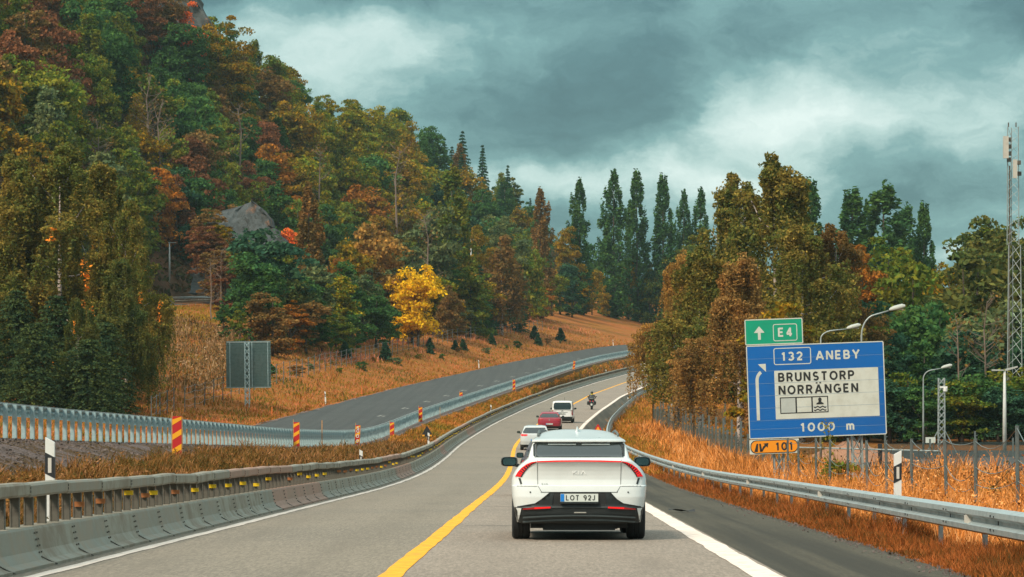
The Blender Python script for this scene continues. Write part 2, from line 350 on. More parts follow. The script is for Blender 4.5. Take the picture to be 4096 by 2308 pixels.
def grassy(cols, fine=9., bump=.6):
    def f(t, b):
        p = t.n('ShaderNodeNewGeometry').outputs['Position']
        a = t.noise(p, .16, 5, .6); q = t.noise(p, 1.3, 6, .65); r = t.noise(p, fine, 4, .75)
        c = t.mix(t.mr(a, .35, .65), cols[0], cols[1]); c = t.mix(t.mr(q, .45, .68), c, cols[2]); c = t.mix(t.m('MULTIPLY', t.mr(r, .5, .7), .6), c, cols[3])
        t.put(b.inputs['Base Color'], c); b.inputs['Roughness'].default_value = .95
        bp = t.n('ShaderNodeBump'); bp.inputs['Strength'].default_value = bump; bp.inputs['Distance'].default_value = .15
        t.put(bp.inputs['Height'], t.noise(p, fine, 5, .7)); t.put(b.inputs['Normal'], bp.outputs[0])
    return f
M['slope'] = mat('dry_slope', grassy([(.33, .105, .024), (.25, .115, .016), (.42, .135, .045), (.14, .065, .016)]), spec=.1)
M['hill'] = mat('leaf_litter', grassy([(.095, .042, .020), (.07, .042, .018), (.135, .055, .026), (.035, .022, .012)], 3.), spec=.1)
M['median'] = mat('median_soil', grassy([(.135, .058, .022), (.10, .06, .016), (.19, .08, .035), (.045, .028, .013)]), spec=.1)
M['verge'] = mat('verge_soil', grassy([(.24, .085, .02), (.17, .085, .018), (.32, .115, .03), (.08, .045, .014)]), spec=.1)
M['gravel'] = mat('crushed_stone', grassy([(.20, .155, .14), (.16, .13, .115), (.30, .225, .20), (.09, .075, .07)], 16., 1.), spec=.2)
def bankmix(t, b):
    p = t.n('ShaderNodeNewGeometry').outputs['Position']; sp = t.n('ShaderNodeSeparateXYZ'); t.put(sp.inputs[0], p)
    n = t.noise(p, 1.6, 6, .7); f = t.noise(p, 14, 4, .8); q = t.noise(p, .3, 3)
    st = t.mix(t.mr(f, .35, .65), (.12, .098, .092), (.27, .205, .19)); so = t.mix(t.mr(f, .4, .65), (.075, .05, .022), (.19, .10, .04))
    k = t.m('ADD', t.m('ADD', n, t.m('MULTIPLY', q, .8)), t.mr(sp.outputs[1], 70, 120, -.40, -.05, False))
    t.put(b.inputs['Base Color'], t.mix(t.mr(k, .42, .58), st, so)); b.inputs['Roughness'].default_value = .95
    bp = t.n('ShaderNodeBump'); bp.inputs['Strength'].default_value = 1.; bp.inputs['Distance'].default_value = .12; t.put(bp.inputs['Height'], f); t.put(b.inputs['Normal'], bp.outputs[0])
M['gravel_mix'] = mat('stony_bank', bankmix, spec=.15)
M['yellow'] = mat('yellow_paint', wear((.93, .40, .0), (.46, .26, .06), 5., .75, lo=.46, hi=.68, coords='Object'), spec=.2)
M['white_line'] = mat('white_paint', wear((.84, .70, .60), (.40, .34, .28), 5., .7, lo=.46, hi=.7, coords='Object'), spec=.2)

# ------------------------------------------------------------------ ground sheets (butting edge to edge along the control columns)
DR = np.unique(np.concatenate([np.arange(4, 60, 2.), np.arange(60, 260, 4.), np.arange(260, 620, 6.), np.arange(620, 1000, 15.), [1050, 1120, 1250, 1600, 2000]]))
COLS = columns(DR)
def sheet(name, k0, k1, m, rows=None, sub=1, rough=0.):
    V = []
    ds = DR if rows is None else DR[(DR >= rows[0]) & (DR <= rows[1])]
    cc = columns(ds)
    for k in range(k0, k1):
        (x0, z0), (x1, z1) = cc[k], cc[k + 1]
        for j in range(sub):
            t = j / sub; V.append(np.stack([x0 + (x1 - x0) * t, ds, z0 + (z1 - z0) * t], -1))
    V.append(np.stack([cc[k1][0], ds, cc[k1][1]], -1))
    V = np.stack(V, 0)
    if rough:
        n = rng.normal(0, rough, V.shape[:2]); n[0] = 0; n[-1] = 0; V[..., 2] += n
    return setting(MB().grid(np.transpose(V, (1, 0, 2))).build(name, m, smooth=True))
sheet('hillside', 0, ES.index(48.), M['hill'], sub=2, rough=.25)
sheet('grass_slope', ES.index(48.), K_EDGE, M['slope'], sub=3, rough=.06)
sheet('old_carriageway', K_EDGE, K_FEN, M['asphalt_new'], (204, 2000), 4)
sheet('verge', K_EDGE, K_FEN, M['slope'], (0, 204), 4)
sheet('gravel_strip', K_FEN, K_FEN2, M['gravel'], sub=2)
sheet('gravel_bank', K_FEN2, K_FEN2 + 1, M['gravel_mix'], sub=5, rough=.03)
sheet('median', K_FEN2 + 1, K_L, M['median'], sub=4, rough=.03)
M['asphalt_right'] = mat('asphalt_right_lane', asphalt((.262, .212, .168), (.225, .185, .148), (.37, .30, .24), 0., True), rough=.8, spec=.3)
sheet('road', K_L, K_Y, M['asphalt'], sub=3); sheet('road', K_Y, K_R, M['asphalt_right'], sub=3)
sheet('hard_shoulder', K_R, K_S, M['asphalt_dark'], sub=2)
sheet('field', K_S, K_S + 6, M['verge'], sub=4, rough=.015)

def stripe(name, o0, o1, d0, d1, m, dz=.006, ox=yelX, zf=None, step=2., wob=0.):
    ds = np.arange(d0, d1 + .01, step); a = o0 if callable(o0) else (lambda d: o0); b = o1 if callable(o1) else (lambda d: o1)
    rows = []
    jit = rng.normal(0, wob, (len(ds), 2)) if wob else np.zeros((len(ds), 2))
    for i, d in enumerate(ds):
        xs = [ox(d) + a(d) + jit[i, 0], ox(d) + b(d) + jit[i, 1]]
        rows.append([(x, d, (float(roadZ(d) - (x - yelX(d)) * cross(d)) if zf is None else zf(x, d)) + dz) for x in xs])
    return setting(MB().grid(np.array(rows)).build(name, m))
stripe('yellow_line', -.11, .11, 10, 640, M['yellow'], wob=.008, step=1.)
stripe('edge_line', 3.60, 3.90, 10, 640, M['white_line'], wob=.008, step=1.)
stripe('median_edge_line', -3.62, -3.46, 10, 640, M['white_line'], wob=.012, step=1.)
# faded dashes on the old carriageway and its gravel edge
M['faded'] = mat('faded_paint', col=(.22, .22, .20), rough=.9)
fd = MB()
for d in list(np.arange(232, 460, 18.)):
    for (o, L) in ((-4.3, 3.), (-3.9, 1.6)):
        q = [(fenX(d + t) + o + sx, d + t) for t, sx in ((0, 0), (0, .22), (L, .22), (L, 0))]
        fd.add([(x, y, float(ground(x, y)) + .008) for x, y in q], [(0, 1, 2, 3)])
setting(fd.build('faded_road_marking', M['faded']))
stripe('gravel_edge', -.7, .05, 206, 640, M['gravel'], .02, edgX, lambda x, d: float(ground(x, d)), 1.5, .22)
M['tar'] = mat('tar_seam', wear((.05, .046, .04), (.11, .098, .08), 9., .7, (.5, .8)), rough=.6)
for nm, d_, o0_, o1_ in (('tar_seam', 47.5, .25, 3.5), ('tar_seam', 63., .2, 3.5), ('tar_seam', 92., .3, 3.5)):
    n = 26; xs_ = np.linspace(o0_, o1_, n); yy = d_ + np.cumsum(rng.normal(0, .05, n)); wv_ = rng.uniform(.015, .06, n)
    setting(MB().grid(np.array([[(yelX(y) + o, y - w_, float(roadZ(y - w_)) + .004) for o, y, w_ in zip(xs_, yy, wv_)], [(yelX(y) + o, y + w_, float(roadZ(y + w_)) + .004) for o, y, w_ in zip(xs_, yy, wv_)]])).build(nm, M['tar']))
# worn wheel tracks in the lanes
M['track'] = mat('worn_track', asphalt((.195, .18, .15), (.175, .16, .135), (.33, .29, .235)), rough=.75, spec=.35)
# ------------------------------------------------------------------ foliage
def leaf_mat(name, trans=.35, var=.5):
    m = bpy.data.materials.new(name); m.use_nodes = True; t = NT(m.node_tree); m.node_tree.nodes.clear()
    ob = t.n('ShaderNodeObjectInfo'); at2 = t.n('ShaderNodeAttribute', attribute_type='OBJECT', attribute_name='leaf_tint')
    isl = t.n('ShaderNodeNewGeometry').outputs['Random Per Island']
    co = t.n('ShaderNodeTexCoord').outputs['Object']
    vo = t.n('ShaderNodeVectorMath', operation='ADD'); t.put(vo.inputs[0], co)
    t.put(vo.inputs[1], t.comb(t.m('MULTIPLY', ob.outputs['Random'], 90.), 0., 0.))
    n = t.noise(vo.outputs[0], .38, 3, .6)
    k = t.m('ADD', t.m('MULTIPLY', t.m('SUBTRACT', n, .5), 3.2), t.m('MULTIPLY', t.m('SUBTRACT', isl, .5), 1.0))
    c = t.mix(t.m('ADD', k, .42, clamp=True), ob.outputs['Color'], at2.outputs['Color'])
    v = t.m('ADD', t.m('MULTIPLY', t.m('FRACT', t.m('MULTIPLY', isl, 37.7)), var * 2.9), (1. - var) * 1.55)
    hsv = t.n('ShaderNodeHueSaturation'); t.put(hsv.inputs['Color'], c); t.put(hsv.inputs['Value'], v)
    d = t.n('ShaderNodeBsdfDiffuse'); t.put(d.inputs[0], hsv.outputs[0])
    tr = t.n('ShaderNodeBsdfTranslucent'); t.put(tr.inputs[0], hsv.outputs[0])
    mx = t.n('ShaderNodeMixShader'); mx.inputs[0].default_value = trans
    t.put(mx.inputs[1], d.outputs[0]); t.put(mx.inputs[2], tr.outputs[0])
    o = t.n('ShaderNodeOutputMaterial'); t.put(o.inputs[0], mx.outputs[0]); return m
M['leaf'] = leaf_mat('leaf_mass')
M['bark'] = mat('bark', wear((.085, .06, .042), (.035, .026, .02), 5., .8, (.8, .95), .4))
def birch_bark(t, b):
    c = t.n('ShaderNodeTexCoord').outputs['Object']; sp = t.n('ShaderNodeSeparateXYZ'); t.put(sp.inputs[0], c)
    n = t.noise(t.comb(t.m('MULTIPLY', sp.outputs[0], 2.2), t.m('MULTIPLY', sp.outputs[1], 2.2), t.m('MULTIPLY', sp.outputs[2], 3.4)), 1.6, 4, .6)
    t.put(b.inputs['Base Color'], t.mix(t.mr(n, .48, .56), (.56, .47, .42), (.035, .028, .025))); b.inputs['Roughness'].default_value = .8
M['birch'] = mat('birch_bark', birch_bark)
M['twig'] = mat('grey_twig', col=(.20, .145, .11), rough=.9)

def leaves(C, N, size, aspect=.62, flat=.55):
    """leaf-clump quads at centres C (n,3), facing roughly along N"""
    n = len(C); N = N / (np.linalg.norm(N, axis=1)[:, None] + 1e-9)
    nn = N * (1 - flat) + rng.normal(0, 1, (n, 3)) * flat; nn /= np.linalg.norm(nn, axis=1)[:, None] + 1e-9
    a = np.cross(nn, rng.normal(0, 1, (n, 3))); a /= np.linalg.norm(a, axis=1)[:, None] + 1e-9
    b = np.cross(nn, a); s = size * rng.uniform(.55, 1.25, n)[:, None]
    lift = nn * s * .22
    return np.stack([C - a * s + lift * rng.uniform(-1, 1, (n, 1)), C - b * s * aspect, C + a * s + lift * rng.uniform(-1, 1, (n, 1)), C + b * s * aspect], 1)
def sph(n):
    v = rng.normal(0, 1, (n, 3)); return v / np.linalg.norm(v, axis=1)[:, None]
def trunk_mesh(h, r, limbs, name, lean=.02, n=7, top=.9):
    mb = MB(); z = np.linspace(-.5, h * top, 7)
    wob = np.cumsum(rng.normal(0, lean * h / 7, (7, 2)), 0); wob -= wob[0]
    pts = np.column_stack([wob[:, 0], wob[:, 1], z]); mb.tube(pts, r * (1 - .88 * np.linspace(0, 1, 7) ** .9), n)
    for (t, tip) in limbs:
        i = t * 6; j = int(min(i, 5)); base = pts[j] + (pts[j + 1] - pts[j]) * (i - j); tip = np.array(tip)
        mid = (base + tip) / 2 + np.array([0, 0, -.04 * h]) * .6 + rng.normal(0, .03 * h, 3) * .4
        mb.tube([base, mid, tip], [r * (1 - .8 * t) * .5, r * .22, r * .07], 5)
    o = mb.build(None or name, M['bark'], smooth=True); me = o.data; bpy.data.objects.remove(o); return me
def proto_broad(h, r, nclump=55, per=62, size=.36, low=.22, top=1.0, shape=1., cr=.30):
    """rounded crown of overlapping leaf clumps"""
    cs, rs = [], []
    zc, hz = h * (low + top) / 2, h * (top - low) / 2
    nl = int(rng.integers(6, 10)); lobes = sph(nl) * rng.uniform(.28, .58, (nl, 1)); lobes[:, 2] = lobes[:, 2] * 1.05; lr = rng.uniform(.34, .56, nl)
    while len(cs) < nclump:
        q = rng.integers(nl); p = lobes[q] + sph(1)[0] * lr[q] * rng.uniform(.2, 1.) ** .5
        if rng.random() < .15: p = sph(1)[0] * rng.uniform(.2, .9)
        if low < .13 and rng.random() < .24: aa = rng.uniform(0, 6.28); qq = rng.uniform(.3, .85); p = np.array([qq * math.cos(aa), qq * math.sin(aa), rng.uniform(-1., -.45)])
        p[2] = min(max(p[2], -1.), 1.06); rad = r * (1 - .25 * max(p[2], 0) * shape) * (1 - .15 * max(-p[2], 0))
        cs.append((p[0] * rad, p[1] * rad, zc + p[2] * hz)); rs.append(r * cr * rng.uniform(.55, 1.15))
    cs = np.array(cs); rs = np.array(rs); L = []
    zt_ = (cs[:, 2] + rs * .6).max(); cs[:, 2] = low * h + (cs[:, 2] - low * h) * (h * top - low * h) / (zt_ - low * h)
    for c, q in zip(cs, rs):
        n = int(per * rng.uniform(.7, 1.3)); u = sph(n); u[:, 2] = np.where(u[:, 2] < -.25, -u[:, 2], u[:, 2])
        P = c + u * (q * rng.uniform(.55, 1.12, n)[:, None]) * np.array([1, 1, .72])
        L.append(leaves(P, u + np.array([0, 0, .35]), size))
    crown = soup(None, np.concatenate(L), M['leaf']); crown.name = 'crown'
    idx = rng.choice(len(cs), 7, replace=False)
    tr = trunk_mesh(h, .022 * h, [(rng.uniform(.25, .7), cs[i]) for i in idx], 'trunk'); return tr, crown
def proto_birch(h, r, nstr=230, per=26, size=.2, low=.18):
    """arching limbs with curtains of hanging twigs"""
    L = []; limbs = []
    for i in range(34):
        a = rng.uniform(0, 6.283); t = rng.uniform(.32, .985); rr = r * (1.06 - .90 * ((t - .32) / .68) ** 2.1) * rng.uniform(.5, 1.); zt = h * min(.995, t + .02 + rng.uniform(-.04, .03))
        limbs.append((min(t, .93), (math.cos(a) * rr * .8, math.sin(a) * rr * .8, zt), a, rr))
    for k in range(nstr):
        t, tip, a, rr = limbs[rng.integers(len(limbs))]
        f = rng.uniform(.3, 1.15) if rng.random() < .35 else rng.normal(.98, .10); a2 = a + rng.normal(0, .17)
        x, y = math.cos(a2) * rr * f, math.sin(a2) * rr * f; z0 = tip[2] * (1 - .10 * (f - .6) ** 2) + rng.normal(0, .4)
        ln = rng.uniform(.07, .30) * h * (.6 + .5 * f); ln = min(ln, z0 - low * h)
        if ln < .4: continue
        n = max(4, int(per * ln / (.18 * h))); s = rng.uniform(0, 1, n)
        dx, dy = rng.normal(0, .10, 2) * ln
        P = np.column_stack([x + dx * s + rng.normal(0, size * .8, n), y + dy * s + rng.normal(0, size * .8, n), z0 - ln * s ** 1.05])
        out = np.column_stack([np.full(n, x), np.full(n, y), np.full(n, .35 * r)]); L.append(leaves(P, out, size, .5, .7))
        m = max(5, int(n * .5)); P = np.array([x, y, z0]) + sph(m) * np.array([.9, .9, .5]) * (size * 3.2); L.append(leaves(P, P - np.array([0, 0, h * .5]), size, .55, .6))
    crown = soup(None, np.concatenate(L), M['leaf']); crown.name = 'crown'
    tr = trunk_mesh(h, .014 * h + .03, [(l[0], l[1]) for l in limbs[:14]], 'trunk', .012); tr.materials.clear(); tr.materials.append(M['birch']); return tr, crown
def proto_poplar(h, r, ncl=95, per=44, size=.34, spires=3):
    L = []; sp = [(0, 0, 1.)] + [(math.cos(a) * r * .5, math.sin(a) * r * .5, q) for a, q in zip(rng.uniform(0, 6.28, spires), rng.uniform(.62, .9, spires))]
    for k in range(ncl):
        sx, sy, q = sp[0] if rng.random() < .5 else sp[rng.integers(len(sp))]
        t = rng.uniform(.04, 1.) ** 1.2; prof = (min(t / .25, 1) ** .6) * (1 - max(0, t - .3) / .7) ** .62 + .06
        a = rng.uniform(0, 6.28); rr = r * prof * (.62 if q < 1 else .8) * rng.uniform(.3, 1.) ** .5
        c = np.array([sx + math.cos(a) * rr, sy + math.sin(a) * rr, h * q * t]); n = int(per * rng.uniform(.6, 1.2)); u = sph(n)
        sk = (.45 + .65 * (1 - t)); P = c + u * rng.uniform(.4, 1.1, n)[:, None] * np.array([(.2 * r + .12) * sk, (.2 * r + .12) * sk, .045 * h])
        L.append(leaves(P, u + np.array([0, 0, .3]), size, .6, .5))
    crown = soup(None, np.concatenate(L), M['leaf']); crown.name = 'crown'
    tr = trunk_mesh(h, .012 * h + .05, [(.2 + .1 * i, (s[0], s[1], h * .6 * s[2])) for i, s in enumerate(sp[1:])], 'trunk', .006); return tr, crown
def proto_spruce(h, r, whorls=22, per=9, size=.3, pw=.85):
    L = []
    for i in range(whorls):
        t = i / whorls; z = h * (.06 + .93 * t); rr = r * (1 - t) ** pw * rng.uniform(.8, 1.08) + .12
        for a in rng.uniform(0, 6.28, per):
            n = max(5, int(30 * rr / r) + 4); s = rng.uniform(.1, 1, n); w = rng.normal(0, .16, n) * rr * (1.15 - s)
            x = math.cos(a) * rr * s - math.sin(a) * w; y = math.sin(a) * rr * s + math.cos(a) * w
            P = np.column_stack([x, y, z - .28 * rr * s ** 1.4 + rng.normal(0, .07, n)]); L.append(leaves(P, np.column_stack([x * .4, y * .4, np.full(n, .9)]), size, .45, .45))
    crown = soup(None, np.concatenate(L), M['leaf']); crown.name = 'crown'
    return trunk_mesh(h, .013 * h + .04, [], 'trunk', .004, top=.97), crown
def proto_bare(h, r, n=34, name='trunk'):
    mb = MB(); z = np.linspace(-.3, h, 6); wob = np.cumsum(rng.normal(0, .012 * h, (6, 2)), 0)
    pts = np.column_stack([wob, z]); mb.tube(pts, .012 * h * (1 - .85 * np.linspace(0, 1, 6)) + .015, 5)
    L = []
    for k in range(n):
        t = rng.uniform(.3, 1); b = np.array([np.interp(t * h, z, pts[:, 0]), np.interp(t * h, z, pts[:, 1]), t * h]); a = rng.uniform(0, 6.28); q = r * rng.uniform(.4, 1) * (1.2 - t * .7)
        tip = b + np.array([math.cos(a) * q, math.sin(a) * q, q * rng.uniform(.3, 1.1)]); mid = (b + tip) / 2 + np.array([0, 0, -.05 * q]); mb.tube([b, mid, tip], [.035, .025, .012], 4)
        for j in range(3):
            t2 = rng.uniform(.4, 1.); b2 = b + (tip - b) * t2; mb.tube([b2, b2 + rng.normal(0, .3, 3) * q * .6 + np.array([0, 0, .15 * q])], [.016, .008], 3)
        m = 4; P = tip + rng.normal(0, .35, (m, 3)); L.append(leaves(P, sph(m), .2))
    o = mb.build(name, M['twig']); me = o.data; bpy.data.objects.remove(o)
    crown = soup(None, np.concatenate(L), M['leaf']); crown.name = 'crown'; return me, crown

PR = {}
PR['maple'] = [proto_broad(14, 5.4, 80, 84, .31, .06), proto_broad(14, 6.0, 84, 84, .32, .08, 1., .6), proto_broad(14, 4.7, 74, 84, .29, .03), proto_broad(14, 5.6, 66, 80, .31, .12, 1., 1.2, .26), proto_broad(14, 5.0, 76, 80, .29, .02, 1., 1.6, .27)] + [proto_broad(14, 5.4, 78, 84, .30, q, 1., w_, .27) for q, w_ in ((.03, .8), (.1, 1.3), (.0, .4))]
PR['oak'] = [proto_broad(22, 7.4, 150, 130, .26, .05, 1., .9, .21), proto_broad(22, 6.6, 140, 130, .25, .03, 1., 1.4, .21), proto_broad(22, 8., 160, 130, .26, .04, 1., .6, .20)]
PR['fine'] = [proto_broad(14, 4.6, 80, 90, .26, .12, 1., 1.5, .22), proto_broad(14, 3.9, 70, 90, .25, .1, 1., 1.8, .24)]
PR['hillbirch'] = [proto_birch(15, 3.6, 210, 22, .27, .12), proto_birch(15, 3.0, 190, 22, .26, .12)]
PR['birch'] = [proto_birch(20, 5.6, 700, 52, .15, .17), proto_birch(20, 4.9, 640, 52, .15, .2), proto_birch(20, 6.2, 760, 52, .155, .1)]
PR['curtain'] = [proto_birch(20, 5.6, 720, 54, .15, .02), proto_birch(20, 5.0, 680, 54, .15, .02)]
PR['poplar'] = [proto_poplar(25, 3.1, 230, 52, .27, 4), proto_poplar(25, 2.7, 210, 52, .26, 3), proto_poplar(25, 3.4, 240, 52, .27, 5)]
PR['spruce'] = [proto_spruce(16, 3.1), proto_spruce(16, 2.5, 24)]
PR['bigspruce'] = [proto_spruce(16, 5.6, 30, 24, .24, .42), proto_spruce(16, 5.0, 28, 24, .24, .48)]
PR['shrub'] = [proto_broad(3, 1.7, 26, 46, .20, 0., 1., .4, .34), proto_broad(3, 1.4, 24, 46, .17, 0., 1., 1., .34)]
PR['sapling'] = [proto_spruce(3, 1.1, 12, 8, .18)]
PR['bare'] = [proto_bare(14, 3.2), proto_bare(14, 2.4, 26)]
OWN = {'maple': 14, 'oak': 22, 'fine': 14, 'hillbirch': 15, 'birch': 20, 'curtain': 20, 'poplar': 25, 'spruce': 16, 'bigspruce': 16, 'shrub': 3, 'sapling': 3, 'bare': 14}
TREES = []
def tree(kind, X, d, h, colA, colB, name, label, cat='tree', group=None, wide=1., z=None, v=None, rz=None):
    if kind == 'maple' and h > 16.5: kind = 'oak'
    tr, cr = PR[kind][rng.integers(len(PR[kind])) if v is None else v]
    s = h / OWN[kind]
    e = thing(name, label, cat, (float(X), float(d), float(ground(X, d)) - .1 if z is None else z), rng.uniform(0, 6.28) if rz is None else rz, group)
    e.scale = (s * wide, s * wide, s)
    a = link('trunk', tr, e); b = link('crown', cr, e)
    b.color = tuple(colA) + (1,); b['leaf_tint'] = tuple(float(q) for q in colB)
    TREES.append((e, kind, X, d, h, label)); return e
# leaf colours: (main, tint)
LC = {'spruce green': ((.028, .055, .028), (.065, .080, .022)), 'amber brown': ((.175, .112, .030), (.33, .165, .038)), 'dusky gold': ((.080, .096, .022), (.21, .145, .030)), 'dusky green': ((.052, .078, .024), (.12, .105, .024)), 'deep green': ((.030, .080, .028), (.058, .110, .024)), 'olive green': ((.064, .108, .018), (.150, .130, .014)), 'olive gold': ((.11, .105, .014), (.29, .150, .010)),
      'orange': ((.175, .085, .016), (.32, .108, .014)), 'red brown': ((.115, .050, .024), (.17, .062, .026)), 'rusty brown': ((.110, .074, .024), (.195, .098, .028)),
      'bright yellow': ((.48, .31, .012), (.62, .38, .012)), 'fiery red': ((.52, .105, .030), (.62, .15, .03)), 'grey green': ((.070, .105, .050), (.13, .135, .045)),
      'dark bluish green': ((.022, .062, .038), (.036, .078, .034)), 'yellow green': ((.090, .130, .014), (.26, .175, .011)), 'pale brown': ((.17, .108, .036), (.29, .145, .042))}
# ------------------------------------------------------------------ planted trees, one by one where the photo shows them
def base_at(px, d): return pxX(px, d), d
def hgt(px, top, d):
    """height of a tree at picture column px, distance d, whose top shows at picture row top"""
    X = pxX(px, d); return ZC + (HY - top) * d / F - float(ground(X, d))
def T(kind, px, d, top, colr, name, label, wide=1., group=None, cat='tree', v=None):
    c = LC[colr]; X = pxX(px, d); return tree(kind, X, d, max(1.2, hgt(px, top, d)), c[0], c[1], name, label, cat, group, wide, v=v)
# row of Lombardy poplars beyond the road
g = 'poplars along the far road'
for px, d, top, lab, wd in [(580, 655, 180, 'tall dark poplar with slim tip, leftmost of the free standing row against the sky', .95), (614, 680, 174, 'tallest slim poplar of the skyline row, foot showing on the red grass', 1.0),
                        (637, 690, 172, 'tall full poplar right of the tallest one in the skyline row', .95), (663, 690, 176, 'split topped poplar with gappy crown in the skyline row', .95),
                        (684, 700, 194, 'shorter twin tipped poplar behind the brown birches', .8), (701, 700, 192, 'broad short poplar at the right end of the skyline row', .9)]:
    T('poplar', px, d, top, 'deep green', 'poplar_tree', lab, wd * 1.08, g)
for px, d, top, lab, wd in [(811, 480, 181, 'poplar tip rising behind the tall golden birch crown', .8), (852, 470, 190, 'wide twin poplar of the right hand group behind the lamps', 1.1), (867, 475, 205, 'thin poplar spire in the right hand poplar group', .55),
                        (884, 470, 184, 'tallest poplar of the right hand group behind the sign', 1.1), (905, 480, 205, 'low poplar near the right end of the right hand group', .9), (924, 475, 204, 'slender poplar at the right end of the right hand group', .7)]:
    T('poplar', px, d, top, 'deep green', 'poplar_tree', lab, wd * 1.4, 'poplars behind the road sign')
T('poplar', 308, 385, 186, 'rusty brown', 'poplar_tree', 'rusty twin topped poplar standing behind the grey sign back', 1.15, v=0)
T('poplar', 540, 598, 189, 'rusty brown', 'poplar_tree', 'rusty brown poplar at the end of the hillside wood', 1.05, v=1)
T('poplar', 452, 505, 166, 'olive green', 'poplar_tree', 'greenish poplar standing in front of the hill wood', 1.25, v=2)
# birches at the right of the road
T('birch', 678, 275, 258, 'amber brown', 'birch_tree', 'rusty weeping birch hanging over the road barrier', .82, v=2)
T('birch', 700, 225, 248, 'dusky gold', 'birch_tree', 'olive gold birch with white trunk behind the dark mesh fence', 1.1, v=1)
T('birch', 776, 235, 158, 'dusky gold', 'birch_tree', 'tallest golden birch rising behind the blue road sign', 1.05, v=0)
T('birch', 741, 262, 176, 'dusky gold', 'birch_tree', 'golden green birch left of the tallest birch', .95, v=1)
T('birch', 739, 200, 262, 'pale brown', 'birch_tree', 'pale brown birch directly behind the green sign', 1.05, v=2)
T('birch', 802, 225, 228, 'dusky gold', 'birch_tree', 'bushy golden birch behind the sign top edge', 1.1, v=0)
T('birch', 836, 240, 226, 'rusty brown', 'birch_tree', 'rusty birch behind the curved lamp arms', 1.0, v=1)
T('fine', 770, 195, 300, 'olive gold', 'broadleaf_tree', 'low golden bush tree hidden behind the road sign', 1.1)
# right hand wood
for px, d, top, c, lab, wd in [
    (862, 285, 244, 'orange', 'orange topped maple right of the birches, below the poplars', .9), (888, 290, 238, 'olive green', 'olive green maple crown under the right hand poplars', 1.1),
    (915, 280, 262, 'olive green', 'round olive tree left of the sky gap above the yard', 1.0), (938, 300, 268, 'olive gold', 'gold tinged tree below the bright gap in the sky', .9),
    (872, 245, 300, 'dark bluish green', 'dark tree behind the swan neck lamp arm', 1.1), (905, 250, 305, 'deep green', 'dark green tree behind the short lattice mast', 1.1),
    (940, 255, 300, 'deep green', 'dark green tree behind the lone curved yard lamp', 1.1), (975, 262, 252, 'dusky green', 'olive tree left of the telecom mast', 1.2),
    (985, 300, 226, 'olive green', 'dull green tree beside the telecom mast', 1.1), (1012, 290, 206, 'dusky green', 'tall dark olive tree behind the telecom mast', 1.1), (1030, 270, 232, 'dusky green', 'olive tree cut by the right picture edge', 1.2),
    (1000, 240, 300, 'grey green', 'grey green tree behind the twin headed yard lamp', 1.2), (970, 235, 330, 'dark bluish green', 'low dark tree between the two yard lamps', 1.3), (1025, 232, 330, 'dark bluish green', 'low dark tree right of the twin headed lamp', 1.2),
    (925, 236, 340, 'deep green', 'low dark bushy tree right of the blue sign', 1.3), (890, 236, 345, 'dark bluish green', 'low dark bushy tree behind the sign edge', 1.2), (850, 240, 320, 'olive green', 'olive tree behind the upper half of the blue sign', 1.2),
    (812, 262, 270, 'rusty brown', 'brownish tree between the birches and the orange maple', 1.0), (955, 330, 262, 'olive gold', 'small golden tree in the sky gap', .8), (1045, 240, 300, 'deep green', 'dark green tree past the right edge of the yard', 1.2)]:
    T('maple', px, d, top, c, 'broadleaf_tree', lab, wd, 'wood behind the yard')
for px, d, top, lab in [(985, 228, 300, 'pale bare tree left of the telecom mast foot'), (960, 226, 320, 'bare forked tree between the yard lamps')]:
    T('bare', px, d, top, 'rusty brown', 'bare_tree', lab, 1.0, 'bare trees at the wood edge')
# big weeping birches and spruces at the left
for px, d, top, c, lab, wd, v in [(60, 225, 150, 'dusky gold', 'huge weeping birch with golden crown, second from the left edge', 1.15, 0), (14, 228, 160, 'dusky gold', 'weeping birch cut by the left picture edge', 1.0, 1),
                            (100, 232, 168, 'dusky gold', 'weeping birch with flame coloured twigs, right of the huge one', .9, 2), (126, 222, 205, 'dusky gold', 'shorter weeping birch hanging over the weed slope', .85, 0), (40, 240, 190, 'grey green', 'grey green weeping birch behind the left spruces', 1.1, 2),
                            (121, 214, 262, 'dusky green', 'small weeping birch at the right end of the left group', 1.0, 1), (78, 204, 300, 'dusky green', 'low weeping birch in front of the spruces', .8, 0)]:
    T('curtain', px, d, top, c, 'weeping_birch_tree', lab, wd, 'weeping birches at the left', v=v % 2)
for px, d, top, lab, wd in [(16, 214, 285, 'broad dark spruce cut by the left picture edge', 1.1), (56, 212, 290, 'broad dark spruce under the huge weeping birch', 1.15), (106, 210, 318, 'dark spruce at the right end of the spruce clump', 1.15), (-16, 210, 300, 'dark spruce mostly outside the left picture edge', 1.), (36, 199, 318, 'low dark spruce in front of the two broad ones', 1.3), (88, 200, 335, 'low dark spruce between the broad one and the clump end', 1.5)]:
    T('bigspruce', px, d, top, 'spruce green', 'spruce_tree', lab, wd, 'spruces behind the galvanised guardrail')
